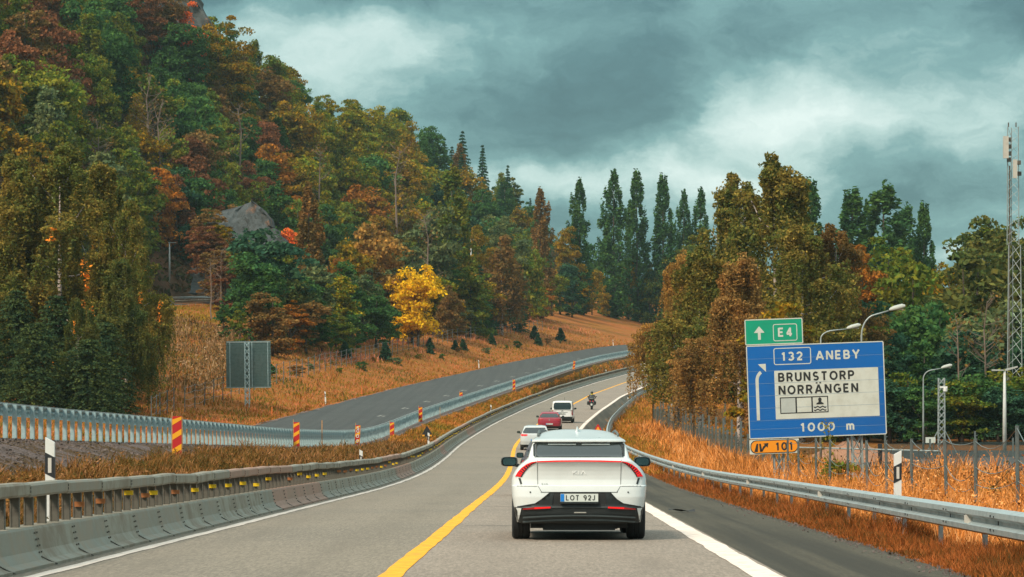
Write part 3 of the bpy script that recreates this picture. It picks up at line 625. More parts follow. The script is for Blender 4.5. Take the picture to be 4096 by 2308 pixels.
for e_, kind_, X_, d_, h_, l_ in list(TREES):
    if kind_ == 'curtain':
        L_ = []
        for q in range(5):
            a = rng.uniform(3.3, 6.1) - e_.rotation_euler[2]; rr = 5.2 * rng.uniform(.8, 1.08); z0 = rng.uniform(.35, .85) * 20; m_ = int(rng.integers(14, 40)); t_ = rng.uniform(0, 1, m_) * m_ / 14
            P_ = np.column_stack([math.cos(a) * rr + rng.normal(0, .16, m_), math.sin(a) * rr + rng.normal(0, .16, m_), z0 - t_ * 1.0]); L_.append(leaves(P_, np.tile([math.cos(a), math.sin(a), .3], (m_, 1)), .17, .5, .6))
        o_ = soup('yellowed_twigs', np.concatenate(L_), M['leaf'], e_); o_.color = (.62, .20, .022, 1); o_['leaf_tint'] = (.50, .15, .02); o_['kind'] = 'stuff'; o_['label'] = 'flame coloured twigs'
# belt of trees between the grass slope and the hill
belt = [('maple', 172, 452, 165, 'dark bluish green', 'tall dark conifer shaped tree left of the rock slab', .95), ('maple', 197, 455, 190, 'deep green', 'broad deep green tree standing left of the rock slab', 1.1), ('maple', 186, 449, 222, 'dark bluish green', 'dark tree overhanging the street lamp', 1.0),
        ('maple', 266, 345, 228, 'dark bluish green', 'dense dark green tree right of the rock slab, left of the rusty poplar', 1.35), ('maple', 470, 475, 266, 'olive green', 'olive tree hiding the lower part of the far street lamp', 1.1), ('maple', 287, 390, 244, 'olive green', 'olive tree between the rock slab and the rusty poplar', 1.), ('maple', 250, 335, 252, 'deep green', 'round dark green tree right behind the grey sign back', 1.2),
        ('fine', 224, 318, 300, 'deep green', 'young green tree in front of the far guardrail', .8), ('fine', 240, 312, 306, 'olive green', 'small olive tree beside the grey sign back', .8),
        ('maple', 286, 420, 228, 'fiery red', 'fiery red tree peeping between rock and rusty poplar', .8), ('maple', 372, 420, 220, 'amber brown', 'round amber brown maple above the bright yellow one', 1.0), ('maple', 350, 415, 238, 'olive gold', 'olive gold tree left of the round amber maple', .9),
        ('maple', 336, 400, 258, 'orange', 'orange topped tree right of the rusty poplar', .9), ('maple', 330, 385, 290, 'deep green', 'dark tree with orange twigs right of the rusty poplar', 1.0), ('maple', 362, 402, 275, 'deep green', 'dark green tree left of the bright yellow tree', 1.1),
        ('maple', 418, 416, 264, 'bright yellow', 'bright yellow tree, the most vivid of all trees', 1.0), ('maple', 445, 448, 285, 'rusty brown', 'brown tree right of the bright yellow tree', .8), ('fine', 460, 470, 300, 'olive gold', 'small olive gold tree behind the roadside wire fence', .9),
        ('maple', 390, 408, 302, 'deep green', 'dark low tree at the foot of the bright yellow tree', .9), ('maple', 345, 380, 318, 'olive green', 'olive bush tree behind the wire fence', .8), ('fine', 405, 450, 235, 'grey green', 'grey green tree above the bright yellow tree', 1.),
        ('spruce', 480, 488, 262, 'dark bluish green', 'dark spruce left of the brown birch on the roadside', 1.3), ('hillbirch', 502, 505, 238, 'rusty brown', 'brown birch with thin trunk by the roadside spruces', 1.0), ('spruce', 518, 530, 285, 'dark bluish green', 'dark spruce right of the brown roadside birch', 1.3),
        ('maple', 560, 632, 262, 'dark bluish green', 'round dark green tree right of the rusty poplar end', 1.1), ('maple', 575, 648, 270, 'deep green', 'deep green tree under the leftmost skyline poplar', .9), ('maple', 592, 668, 268, 'olive gold', 'olive gold tree between two skyline poplars', .75), ('maple', 604, 676, 285, 'olive gold', 'gold tinged small tree left of the tallest poplar', .7),
        ('fine', 428, 470, 205, 'grey green', 'pale green tree left of the greenish poplar', 1.0), ('maple', 478, 515, 225, 'olive gold', 'olive gold tree right of the greenish poplar', .9), ('maple', 500, 530, 215, 'grey green', 'grey green round tree behind the brown roadside birch', 1.0), ('maple', 523, 570, 245, 'olive green', 'olive green tree left of the rusty end poplar', .9),
        ('maple', 566, 650, 226, 'olive gold', 'golden tree behind the dark round tree by the poplars', .9), ('fine', 628, 690, 262, 'olive gold', 'gold bush tree between the skyline poplars', .8), ('maple', 598, 700, 244, 'deep green', 'far dark tree in the gap of the skyline row', .9), ('maple', 650, 690, 262, 'olive green', 'far olive tree right of the skyline poplars', 1.0),
        ('maple', 625, 705, 258, 'deep green', 'far green tree behind the tallest poplars', 1.0), ('maple', 690, 690, 240, 'olive green', 'far tree behind the twin tipped poplar', 1.1), ('maple', 672, 690, 250, 'olive green', 'far tree under the split topped poplar', 1.0), ('fine', 300, 372, 305, 'orange', 'orange bush at the foot of the rusty poplar', .7), ('fine', 276, 340, 318, 'rusty brown', 'brown bush right of the grey sign back', .8)]
for k, px, d, top, c, lab, wd in belt:
    T(k, px, d, top, c, {'maple': 'broadleaf_tree', 'fine': 'bushy_tree', 'spruce': 'spruce_tree', 'hillbirch': 'birch_tree'}[k], lab, wd, 'trees between road and hill')
T('bare', 428, 455, 215, 'rusty brown', 'bare_tree', 'nearly bare white birch above the bright yellow tree', 1., None)
for px, d, top, lab in [(222, 385, 250, 'bare brown thicket below the rock slab'), (212, 360, 262, 'bare bush beside the far guardrail')]:
    T('bare', px, d, top, 'rusty brown', 'bare_tree', lab, 1.2, 'bare shrubs below the rock')
for px, d, lab in [(388, 372, 'spruce sapling at the foot of the slope, left end of the saplings'), (455, 430, 'spruce sapling below the brown tree'), (463, 436, 'twin spruce sapling behind the wire fence'), (508, 470, 'spruce sapling above the far bend of the old road'), (430, 408, 'spruce sapling right of the bright yellow tree'), (560, 520, 'lone spruce sapling high on the red grass'), (345, 352, 'tiny spruce sapling on the lower slope'), (430, 420, 'spruce sapling crossing the fence wires'), (586, 540, 'small sapling beside the tallest poplar'), (546, 505, 'small spruce sapling under the rusty end poplar')]:
    c = LC['dark bluish green']; X = pxX(px, d); X = min(X, float(edgX(d)) - 6.5 - rng.uniform(0, 4)); tree('sapling', X, d, rng.uniform(1.6, 2.8), c[0], c[1], 'spruce_sapling', lab, 'sapling', 'spruce saplings on the slope', 1.25)

NUM = ['first', 'second', 'third', 'fourth', 'fifth', 'sixth', 'seventh', 'eighth', 'ninth', 'tenth', 'eleventh', 'twelfth', 'thirteenth', 'fourteenth', 'fifteenth', 'sixteenth', 'seventeenth', 'eighteenth', 'nineteenth', 'twentieth', 'twenty-first', 'twenty-second', 'twenty-third', 'twenty-fourth', 'twenty-fifth', 'twenty-sixth', 'twenty-seventh', 'twenty-eighth', 'twenty-ninth', 'thirtieth']
PLACE = ['at the left end of the row', 'left of the rusty poplar foot', 'at the rusty poplar foot', 'right of the rusty poplar foot', 'left of the dark orange-twigged tree', 'under the dark orange-twigged tree', 'left of the bright yellow tree', 'under the bright yellow tree', 'right of the bright yellow tree', 'below the brown tree', 'left of the roadside spruces', 'under the brown roadside birch', 'right of the roadside spruces', 'under the greenish poplar', 'under the rusty end poplar', 'under the round dark tree']
for i, (px, c) in enumerate(zip([272, 290, 306, 322, 336, 352, 376, 412, 446, 462, 476, 494, 512, 522, 540, 572], ['rusty brown', 'orange', 'rusty brown', 'deep green', 'olive green', 'deep green', 'deep green', 'olive gold', 'rusty brown', 'grey green', 'deep green', 'dark bluish green', 'deep green', 'rusty brown', 'orange', 'dark bluish green'])):
    d = np.interp(px, [270, 330, 420, 500, 540, 580], [318, 356, 426, 512, 592, 642]); X = min(pxX(px, d), float(edgX(d)) - 13); a, b = LC[c]; tree('fine' if i % 2 else 'maple', X, d, rng.uniform(4.8, 7.5), a, b, 'shrub', f'{c} bush behind the wire fence {PLACE[i]}', 'shrub', 'bushes behind the wire fence', 1.5)
for i, (px, c, h) in enumerate(zip([262, 281, 300, 318, 334, 345, 362, 392, 432, 452, 470, 487, 505, 530, 552, 584], ['deep green', 'dusky green', 'deep green', 'grey green', 'yellow green', 'deep green', 'grey green', 'dusky green', 'yellow green', 'deep green', 'olive gold', 'grey green', 'deep green', 'yellow green', 'olive green', 'olive gold'], [8, 9, 8.5, 11, 9, 11, 10, 8, 9, 11, 10, 9, 12, 10, 9, 10])):
    d = float(np.interp(px, [260, 330, 420, 500, 540, 590], [330, 372, 442, 528, 604, 662])); a, b = LC[c]; tree('fine' if i % 3 == 0 else 'maple', pxX(px, d), d, h, a, b, 'small_broadleaf_tree', f'{NUM[i]} small {c} tree from the left behind the wire fence bushes', 'tree', 'small trees behind the bush row', 1.25)
for i, (px, d, h, c) in enumerate([(868, 228, 5.5, 'deep green'), (890, 222, 5, 'dark bluish green'), (908, 226, 5.5, 'olive green'), (926, 220, 4.5, 'deep green'), (945, 226, 5.5, 'dark bluish green'), (962, 220, 5, 'olive green'), (980, 222, 5.5, 'deep green'), (998, 220, 4.5, 'dark bluish green'), (1016, 224, 6, 'olive green'), (846, 226, 6, 'olive green'), (1034, 222, 5, 'deep green')]):
    a, b = LC[c]; tree('maple', pxX(px, d), d, h, a, b, 'shrub', f'{["first", "second", "third", "fourth", "fifth", "sixth", "seventh", "eighth", "ninth", "leftmost", "last"][i]} {c} understory bush along the foot of the wood behind the yard', 'shrub', 'bushes at the foot of the wood', 1.5)

# ------------------------------------------------------------------ the forest on the hill
NUM = ['first', 'second', 'third', 'fourth', 'fifth', 'sixth', 'seventh', 'eighth', 'ninth', 'tenth', 'eleventh', 'twelfth', 'thirteenth', 'fourteenth', 'fifteenth', 'sixteenth', 'seventeenth', 'eighteenth', 'nineteenth', 'twentieth', 'twenty-first', 'twenty-second', 'twenty-third', 'twenty-fourth', 'twenty-fifth', 'twenty-sixth', 'twenty-seventh', 'twenty-eighth', 'twenty-ninth', 'thirtieth']
hill = []
ROCKS = [(250, 231, 40, 34)]
def px_of(X, d, z): return 512 + X * F / d, HY - (z - ZC) * F / d
pts = np.zeros((0, 2))
N_ = 60000; D_ = rng.uniform(385, 890, N_); lo, hi = edgX(D_) - hillC(D_) - 6, edgX(D_) - 50; X_ = lo + (hi - lo) * rng.random(N_); Z_ = ground(X_, D_); H_ = rng.uniform(11, 16.4, N_); PX, PY = px_of(X_, D_, Z_); TP = PY - H_ * F / D_
skx, sky_ = [150, 199, 220, 250, 275, 310, 335, 365, 397, 420, 453, 470, 490, 505, 520, 540, 555, 575], [-60, 0, 16, 30, 42, 70, 92, 100, 108, 110, 116, 134, 136, 150, 172, 205, 228, 258]
sk = np.maximum.reduce([np.interp(PX + o * 700 / D_, skx, sky_) for o in (-8, 0, 12)])
ok = (PX > -30) & (PX < 568) & (PY > -60) & (TP > sk - 2) & ~((PX > 138) & (PX < 226) & (D_ < 470) & (PY > 256)) & ~((D_ < 424) & (PX > 203) & (PX < 290) & (TP < 246)) & ~((D_ < 580) & (PX > 160) & (PX < 214) & (TP < 14) & (PY > -5))
for X, d, z, h, px, py in np.column_stack([X_, D_, Z_, H_, PX, PY])[ok]:
    if len(hill) >= 262: break
    if len(pts) and np.min((pts[:, 0] - X) ** 2 + (pts[:, 1] - d) ** 2) < (5.6 + d * .0052) ** 2: continue
    pts = np.vstack([pts, (X, d)]); hill.append((X, d, h, px, py))
def hue(px, py):
    """what grows where on the photographed hillside"""
    q = rng.random()
    def pick(*o):
        s = 0
        for p, c in o:
            s += p
            if q < s: return c
        return o[-1][1]
    if px < 75 and py < 100: return pick((.22, 'red brown'), (.24, 'rusty brown'), (.34, 'olive green'), (.2, 'olive gold'))
    if px < 150 and py > 70: return pick((.58, 'olive green'), (.27, 'olive gold'), (.05, 'orange'), (.1, 'grey green'))
    if 150 < px < 285 and py > 125: return pick((.22, 'red brown'), (.24, 'rusty brown'), (.06, 'orange'), (.24, 'olive green'), (.24, 'deep green'))
    if px < 280: return pick((.34, 'deep green'), (.38, 'olive green'), (.13, 'olive gold'), (.10, 'rusty brown'), (.03, 'orange'), (.02, 'red brown'))
    if px < 430: return pick((.34, 'yellow green'), (.24, 'olive gold'), (.22, 'olive green'), (.14, 'deep green'), (.03, 'orange'), (.03, 'rusty brown'))
    return pick((.36, 'dark bluish green'), (.24, 'deep green'), (.19, 'olive gold'), (.09, 'rusty brown'), (.12, 'olive green'))
rows = []
for X, d, h, px, py in hill:
    c = hue(px, py - h * F / d * .6)
    kind = 'maple' if rng.random() < .74 else ('fine' if rng.random() < .6 else 'hillbirch')
    if c in ('rusty brown', 'grey green') and rng.random() < .5: kind = 'hillbirch'
    if c == 'dark bluish green' and rng.random() < .75: kind = 'spruce'; h *= 1.25
    rows.append([kind, c, X, d, h, px, py])
def band(r):
    y = r[6] - r[4] * F / r[3]
    return 'near the hill top' if (y < 60 and r[5] < 250) or r[3] > 700 else ('half way up the hill' if y < 150 else 'low on the hill')
KN = {'maple': 'broadleaf', 'fine': 'small-leaved tree', 'hillbirch': 'birch', 'spruce': 'spruce'}
grp = {}
for r in rows: grp.setdefault((r[1], r[0], band(r)), []).append(r)
for (c, k, bnd), rs in grp.items():
    rs.sort(key=lambda r: r[5])
    for i, r in enumerate(rs):
        what = f'{c} {KN[k]}'
        lab = f'{what} standing {bnd}' if len(rs) == 1 else f'{NUM[i]} {what} from the left among those {bnd}'
        a, b = LC[c]; j = rng.uniform(.8, 1.25)
        tree(k, r[2], r[3], r[4], [v * j for v in a], [v * j for v in b], {'maple': 'broadleaf_tree', 'fine': 'small_leaved_tree', 'hillbirch': 'birch_tree', 'spruce': 'spruce_tree'}[k], lab, 'tree', 'forest on the hill', rng.uniform(.85, 1.15))
for px, d, top, c, lab, wd in [(181, 572, 2, 'fiery red', 'flame orange tree at the foot of the hill top cliff', .9), (166, 570, -14, 'rusty brown', 'brown tree left of the hill top cliff', 1.2), (204, 576, 27, 'olive green', 'olive tree below the right edge of the hill top cliff', 1.), (194, 568, 24, 'deep green', 'dark green tree in front of the hill top cliff', .9), (219, 578, 17, 'olive gold', 'golden olive tree right of the hill top cliff, on the skyline', 1.1),
        (150, 566, -16, 'red brown', 'dark red tree left of the brown one by the cliff', 1.)]:
    T('maple', px, d, top, c, 'broadleaf_tree', lab, wd, 'forest on the hill')
for px, d, top, c, lab, wd in [(206, 394, 226, 'red brown', 'reddish bush at the left edge of the rock slab', 1.3), (215, 390, 246, 'rusty brown', 'brown bush on the foot of the rock slab', 1.4), (226, 386, 262, 'red brown', 'reddish bush under the rock slab', 1.4), (240, 388, 240, 'olive green', 'olive bush low on the rock slab', 1.2), (228, 396, 234, 'rusty brown', 'sparse brown bush half way up the rock slab', .9),
        (211, 400, 208, 'rusty brown', 'brown bush on top of the left shoulder of the rock slab', 1.4), (221, 398, 221, 'olive gold', 'olive gold bush on the left half of the rock slab', 1.1), (219, 394, 238, 'red brown', 'red bush low on the left half of the rock slab', 1.4), (201, 410, 222, 'red brown', 'dark red bush behind the left shoulder of the rock slab', 1.3)]:
    zt = at(px, top, d)[2]; zb = max(float(ground(pxX(px, d), d)), zt - 7.5); c_ = LC[c]; tree('fine', pxX(px, d), d, zt - zb, c_[0], c_[1], 'shrub', lab, 'shrub', 'shrubs around the rock slab', wd, z=zb)
for px, d, top, lab in [(158, 470, 104, 'bleached dead snag on the middle of the hill'), (98, 430, 118, 'bare twiggy tree above the weeping birches'), (146, 480, 78, 'leafless grey tree high on the left of the hill'), (240, 520, 108, 'bare branched tree between the orange crowns of the hill'), (318, 560, 150, 'thin bare birch on the middle slope above the rusty poplar'), (395, 600, 150, 'bare pale tree in front of the hill crest')]:
    T('bare', px, d, top, 'rusty brown', 'bare_tree', lab, 1.1, 'bare trees on the hill')
# undergrowth that closes the gaps between the trunks
V = []
n = 5200; d = rng.uniform(380, 880, n); X = edgX(d) - 49 - rng.uniform(0, 1, n) * (hillC(d) - 49); ok = (512 + X * F / d > -30); X, d = X[ok], d[ok]
z = ground(X, d)
for x, y, q in zip(X, d, z):
    m = 14; u = sph(m); u[:, 2] = abs(u[:, 2]); s = rng.uniform(.7, 1.7); px, py = px_of(x, y, q)
    if any(abs(px - a) < w_ + 2 and abs(py - b) < hh + 2 for a, b, w_, hh in ROCKS[:1]): continue
    V.append(leaves(np.array([x, y, q]) + u * s, u, .42))
ug = soup('undergrowth', np.concatenate(V), M['leaf']); ug['kind'] = 'stuff'; ug['label'] = 'brown and green undergrowth covering the wooded hillside'; ug['category'] = 'undergrowth'
ug.color = (.075, .045, .02, 1); ug['leaf_tint'] = (.04, .05, .02)

for i in range(16):
    px = 250 + i * 21 + rng.uniform(-6, 6); d = float(np.interp(px, [250, 330, 420, 500, 590], [262, 318, 385, 455, 560])) + rng.uniform(-4, 14); c = ['olive green', 'deep green', 'rusty brown', 'grey green'][i % 4]; a, b = LC[c]; X = pxX(px, d)
    if edgX(d) - X < 2.5: X = float(edgX(d)) - rng.uniform(3, 8)
    tree('shrub', X, d, rng.uniform(.7, 1.5), a, b, 'low_shrub', f'{NUM[i]} low shrub from the left on the open slope above the old carriageway, {c}', 'shrub', 'low shrubs on the open slope', rng.uniform(1., 1.6))

# ------------------------------------------------------------------ rock faces
def rocky(t, b):
    p = t.n('ShaderNodeNewGeometry').outputs['Position']; n = t.noise(p, .55, 8, .65); q = t.noise(p, .22, 4, .6)
    sp = t.n('ShaderNodeSeparateXYZ'); t.put(sp.inputs[0], p)
    s = t.noise(t.comb(t.m('MULTIPLY', sp.outputs[0], 1.3), sp.outputs[1], t.m('MULTIPLY', sp.outputs[2], .18)), 1.2, 5, .6)
    c = t.mix(t.mr(n, .35, .65), (.062, .072, .072), (.030, .036, .036)); c = t.mix(t.m('MULTIPLY', t.mr(s, .5, .7), .7), c, (.055, .058, .055)); c = t.mix(t.m('MULTIPLY', t.mr(q, .56, .66), .8), c, (.17, .075, .032))
    t.put(b.inputs['Base Color'], c); b.inputs['Roughness'].default_value = .85
    bp = t.n('ShaderNodeBump'); bp.inputs['Strength'].default_value = .8; bp.inputs['Distance'].default_value = .6; t.put(bp.inputs['Height'], n); t.put(b.inputs['Normal'], bp.outputs[0])
M['rock'] = mat('bare_rock', rocky)
def rock(name, label, poly, d0, d1, depth=7., lean=0.):
    """craggy rock face rising back from d0 (foot) to d1 (top), its outline given at its real place"""
    ys = [p[1] for p in poly]; y0, y1 = max(ys), min(ys); rowsN, colsN = 30, 30; V = []
    Pn = np.array(poly, float); ph = rng.uniform(0, 6, 8)
    for i in range(rowsN):
        t = i / (rowsN - 1); y = y0 + (y1 - y0) * t + (-1e-3 if i == 0 else (1e-3 if i == rowsN - 1 else 0)); xs = []
        for (a, b) in zip(Pn, np.roll(Pn, -1, 0)):
            if (a[1] - y) * (b[1] - y) <= 0 and a[1] != b[1]: xs.append(a[0] + (b[0] - a[0]) * (y - a[1]) / (b[1] - a[1]))
        xa, xb = min(xs), max(xs); d = d0 + (d1 - d0) * t; row = []; jx = rng.normal(0, .9)
        for j in range(colsN):
            u = j / (colsN - 1); p = at(xa + (xb - xa) * u + jx * (abs(2 * u - 1) > .9), y, d)
            cr = 1.1 * math.sin(p[0] * .55 + ph[0] + .4 * p[2]) + .8 * math.sin(p[0] * 1.3 + p[2] * .7 + ph[1]) + .7 * math.sin(p[2] * 1.1 + ph[2] - p[0] * .3) + .5 * math.copysign(1, math.sin(p[0] * .9 - p[2] * .5 + ph[3])) + rng.normal(0, .22)
            row.append((p[0] + rng.normal(0, .08), p[1] + cr * .75 + lean * (u - .5), p[2] + rng.normal(0, .08)))
        V.append([(row[0][0], row[0][1] + depth, row[0][2])] + row + [(row[-1][0], row[-1][1] + depth, row[-1][2])])
    V.append([(x, y + depth, z - .6) for x, y, z in V[-1]])
    o = MB().grid(V).build(name, M['rock'], None, True, angle=R(28)); tag(o, label, 'rock'); return o
rock('rock_face', 'grey rock slab bared between red and dark green trees', [(186, 292), (190, 262), (198, 236), (206, 219), (214, 211), (224, 207), (238, 203.5), (252, 201.5), (260, 207), (268, 217), (279, 233), (296, 256), (306, 292)], 402, 424, 10., -10.)
rock('rock_face', 'grey cliff on the hill top against the sky', [(138, 70), (140, 30), (150, -10), (160, -50), (186, -50), (193, -8), (198, 2), (201, 10), (207, 19), (209, 24), (214, 70)], 585, 600, 14.)
# ------------------------------------------------------------------ materials of road furniture
M['galv'] = mat('galvanised_steel', wear((.40, .46, .46), (.25, .29, .29), 2.5, .8, (.35, .6)), metal=.35, rough=.45)
M['galv_new'] = mat('new_galvanised_steel', wear((.42, .56, .57), (.22, .31, .33), 5., .8, (.3, .55), lo=.35, hi=.65), metal=.15, rough=.45)
M['bar_a'] = mat('barrier_steel', wear((.265, .25, .195), (.19, .15, .105), 2.2, .85, (.5, .75), lo=.38, hi=.68), metal=.1)
M['bar_b'] = mat('barrier_steel_dull', wear((.225, .215, .17), (.29, .235, .175), 2.6, .8, (.5, .75), lo=.4, hi=.7), metal=.1)
M['bar_c'] = mat('barrier_steel_rusty', wear((.33, .19, .135), (.26, .20, .15), 2.2, .7, (.6, .8), lo=.4, hi=.7))
M['bar_post'] = mat('barrier_post_steel', wear((.135, .125, .10), (.07, .06, .05), 4., .8, (.6, .8)), metal=.1)
M['dark'] = mat('dark_rubber', col=(.018, .018, .018), rough=.8)
M['refl_y'] = mat('yellow_reflector', col=(.85, .55, .02), rough=.3); M['refl_o'] = mat('faded_reflector', col=(.36, .13, .04), rough=.5)
M['refl_w'] = mat('white_reflector', col=(.62, .58, .52), rough=.3)
M['white_pl'] = mat('white_plastic', wear((.74, .74, .71), (.42, .36, .30), 3.5, .6, (.4, .6), lo=.5, hi=.75)); M['black_pl'] = mat('black_plastic', col=(.02, .022, .025), rough=.5)
M['pole'] = mat('galvanised_pole', wear((.36, .41, .40), (.22, .24, .23), 3., .7, (.4, .65)), metal=.3)
M['wire'] = mat('fence_wire', col=(.20, .24, .235), rough=.5, metal=.4)
M['fpost'] = mat('fence_post_steel', wear((.13, .155, .15), (.07, .085, .08), 6., .7, (.5, .7)), metal=.25)
M['wood'] = mat('raw_wood', wear((.48, .27, .12), (.25, .13, .06), 5., .7, (.7, .9)))
M['blue'] = mat('sign_blue', wear((.003, .125, .44), (.003, .09, .33), 1.6, .6, (.35, .5), coords='Generated')); M['green'] = mat('sign_green', wear((.003, .33, .19), (.003, .25, .145), 1.6, .6, (.35, .5), coords='Generated'))
M['sign_w'] = mat('sign_white', wear((.60, .63, .57), (.46, .47, .40), 2.5, .6, (.35, .5), lo=.4, hi=.7)); M['sign_k'] = mat('sign_black', col=(.02, .022, .022), rough=.5)
M['sign_o'] = mat('sign_orange', col=(.86, .29, .01), rough=.45); M['sign_r'] = mat('sign_red', col=(.50, .018, .018), rough=.45); M['sign_y'] = mat('sign_yellow', col=(.88, .38, .012), rough=.45)
M['sign_seam'] = mat('sign_seam', col=(.20, .30, .38), rough=.6); M['sign_grey'] = mat('sign_light_grey', wear((.46, .50, .47), (.38, .42, .40), 3., .6))
M['sign_back'] = mat('sign_back_aluminium', wear((.16, .25, .245), (.11, .18, .175), 4., .7, (.4, .6)), metal=.3)

def wchild(mb, name, m, par, smooth=False, angle=None):
    l = par.location; return mb.build(name, m, par, smooth, (-l[0], -l[1], -l[2]), angle)
def sweep(mb, prof, off, ds, zf, xf=yelX, mi=0, closed=True, sgn=1., caps=False, mis=None):
    rows = []
    for d in ds:
        x0 = float(xf(d)) + (off(d) if callable(off) else off); z0 = float(zf(x0, d)); h = heading(d)
        ca, sa = math.cos(h), math.sin(h)
        rows.append([(x0 + n * sgn * ca, d + n * sgn * sa, z0 + z) for n, z in prof])
    k = len(prof); n0 = len(mb.f)
    mb.grid(np.array(rows), mi, closed)
    if mis is not None:
        per = k if closed else k - 1
        for i in range(len(ds) - 1):
            for j in range(per): mb.m[n0 + i * per + j] = mis[i]
    return mb

# ------------------------------------------------------------------ steel barrier between the lanes and the median
BO = -4.16
gz = lambda x, d: float(roadZ(d) - (x - yelX(d)) * cross(d))
bar = thing('median_barrier', 'long weathered steel barrier with post row along the left lane edge', 'barrier', (float(yelX(26)) + BO, 26, float(roadZ(26))))
STEP = 2.52
joints = np.arange(24, 590, STEP)
segm = [0 if rng.random() < .6 else 1 for _ in joints]
for i, d in enumerate(joints):
    if 57 < d < 70 or 106 < d < 118 or 205 < d < 214 or 160 < d < 166: segm[i] = 2
mb = MB(); skirt = [(.36, 0.), (.36, .035), (.26, .075), (.19, .17), (.145, .40), (.125, .425), (-.125, .425), (-.145, .40), (-.2, .15), (-.36, .03), (-.36, 0.)]
sweep(mb, skirt, BO, joints, gz, mis=segm)
for i, d in enumerate(joints):
    if d > 190: break
    x0 = float(yelX(d)) + BO; z0 = gz(x0, d)
    for dd in (-.07, .07):
        for zz, nn in ((.15, .215), (.22, .195), (.29, .18), (.36, .165)): mb.box((x0 + nn, d + dd, z0 + zz), (.016, .026, .02), 4)
    mb.tube([(x0 + .375, d + .15, z0 + .012), (x0 + .33, d - .02, z0 + .05), (x0 + .24, d - .1, z0 + .11)], .009, 4, 4)
wchild(mb, 'lower_panel', [M['bar_a'], M['bar_b'], M['bar_c'], M['dark'], M['bar_post']], bar)
mb = MB(); jz = {}
rail = [(.085, .74), (.105, .765), (.105, .865), (.08, .89), (-.08, .89), (-.105, .865), (-.105, .765), (-.085, .74)]
jz = rng.normal(0, .012, len(joints)); jx = rng.normal(0, .012, len(joints)); rows = []
for i, d in enumerate(joints):
    for q in (0, 1):
        x0 = float(yelX(d)) + BO + jx[i] + q * .012; rows.append([(x0 + n, d + q * .03, gz(x0, d) + z + jz[i] - q * .012) for n, z in rail])
n0 = len(mb.f); mb.grid(np.array(rows), 0, True)
for i in range(len(rows) - 1):
    for j in range(8): mb.m[n0 + i * 8 + j] = segm[(i // 2 + 3) % len(segm)] if rng.random() < 2 else 0
for i, d in enumerate(joints):
    if d < 150:
        x0 = float(yelX(d)) + BO
        for dd in (-.06, .06):
            for zz in (.79, .83): mb.box((x0 + .106 + jx[i], d + dd + .09, gz(x0, d) + zz + jz[i]), (.022, .03, .026), 3)
wchild(mb, 'top_rail', [M['bar_a'], M['bar_b'], M['bar_c'], M['dark']], bar)
posts = np.arange(26.2, 588, .84)
def post_part(name, mk, spots, par, m):
    """first hundred posts share one mesh, the far rest is one part"""
    me = None
    for (x, y, z, r) in spots[:100]:
        if me is None: o = mk(MB(), 0, 0, 0, 0).build(name, m, par); me = o.data
        else: o = link(name, me, par)
        o.location = (x - par.location[0], y - par.location[1], z - par.location[2]); o.rotation_euler = (0, 0, r)
    if len(spots) > 100:
        mb = MB()
        for s in spots[100:]: mk(mb, *s)
        setting(wchild(mb, name + '_row', m, par), 'stuff')
def barpost(mb, x, y, z, r):
    mb.box((x - .045, y, z + .58), (.02, .11, .36), rz=0); mb.box((x + .035, y, z + .58), (.012, .105, .36)); return mb.box((x, y - .04, z + .58), (.09, .015, .36))
post_part('post', barpost, [(float(yelX(d)) + BO, d, gz(yelX(d) + BO, d), 0.) for d in posts], bar, M['bar_post'])
k = 0
for i, d in enumerate(posts):
    if k > 96: break
    if (i > 12 and i % 3 == 1 and rng.random() < .8) or i in (3, 11, 16, 18, 22, 25, 31):
        x0 = float(yelX(d)) + BO; k += 1
        mb = MB().box((x0 + .03, d - .075, gz(x0, d) + .61 + rng.normal(0, .03)), (.12, .03, .062))
        wchild(mb, 'reflector', M['refl_y'] if (rng.random() < .72 and i > 12) else M['refl_o'], bar)

# ------------------------------------------------------------------ galvanised guardrail of the old carriageway
fr = thing('dense_post_guardrail', 'new bluish galvanised guardrail with closely set posts along the old carriageway', 'guardrail', (float(fenX(50)), 50, float(fenZ(50))))
W_BEAM = [(0, 0.), (.075, .035), (.08, .095), (.02, .135), (.02, .175), (.08, .215), (.075, .275), (0, .31), (-.006, .31), (.068, .27), (.073, .22), (.013, .178), (.013, .132), (.073, .09), (.068, .04), (-.006, 0)]
fz = lambda x, d: float(fenZ(d))
mb = sweep(MB(), [(n, z + .54) for n, z in W_BEAM], -.10, np.arange(46, 600, 3.), fz, fenX, sgn=-1.)
mb2 = sweep(MB(), [(-.045, .80), (.0, .855), (.045, .85), (.045, .80)], -.12, np.arange(46, 600, 3.), fz, fenX)
wchild(mb, 'rail_beam', M['galv_new'], fr); wchild(mb2, 'top_beam', M['galv'], fr)
def cpost(mb, x, y, z, r):
    mb.box((x, y - .03, z + .32), (.10, .014, 1.0)); mb.box((x + .05, y, z + .32), (.012, .06, 1.0)); return mb.box((x - .05, y, z + .32), (.012, .06, 1.0))
post_part('post', cpost, [(float(fenX(d)), d, float(fenZ(d)), heading(d)) for d in np.arange(48, 598, 1.15)], fr, M['galv_new'])

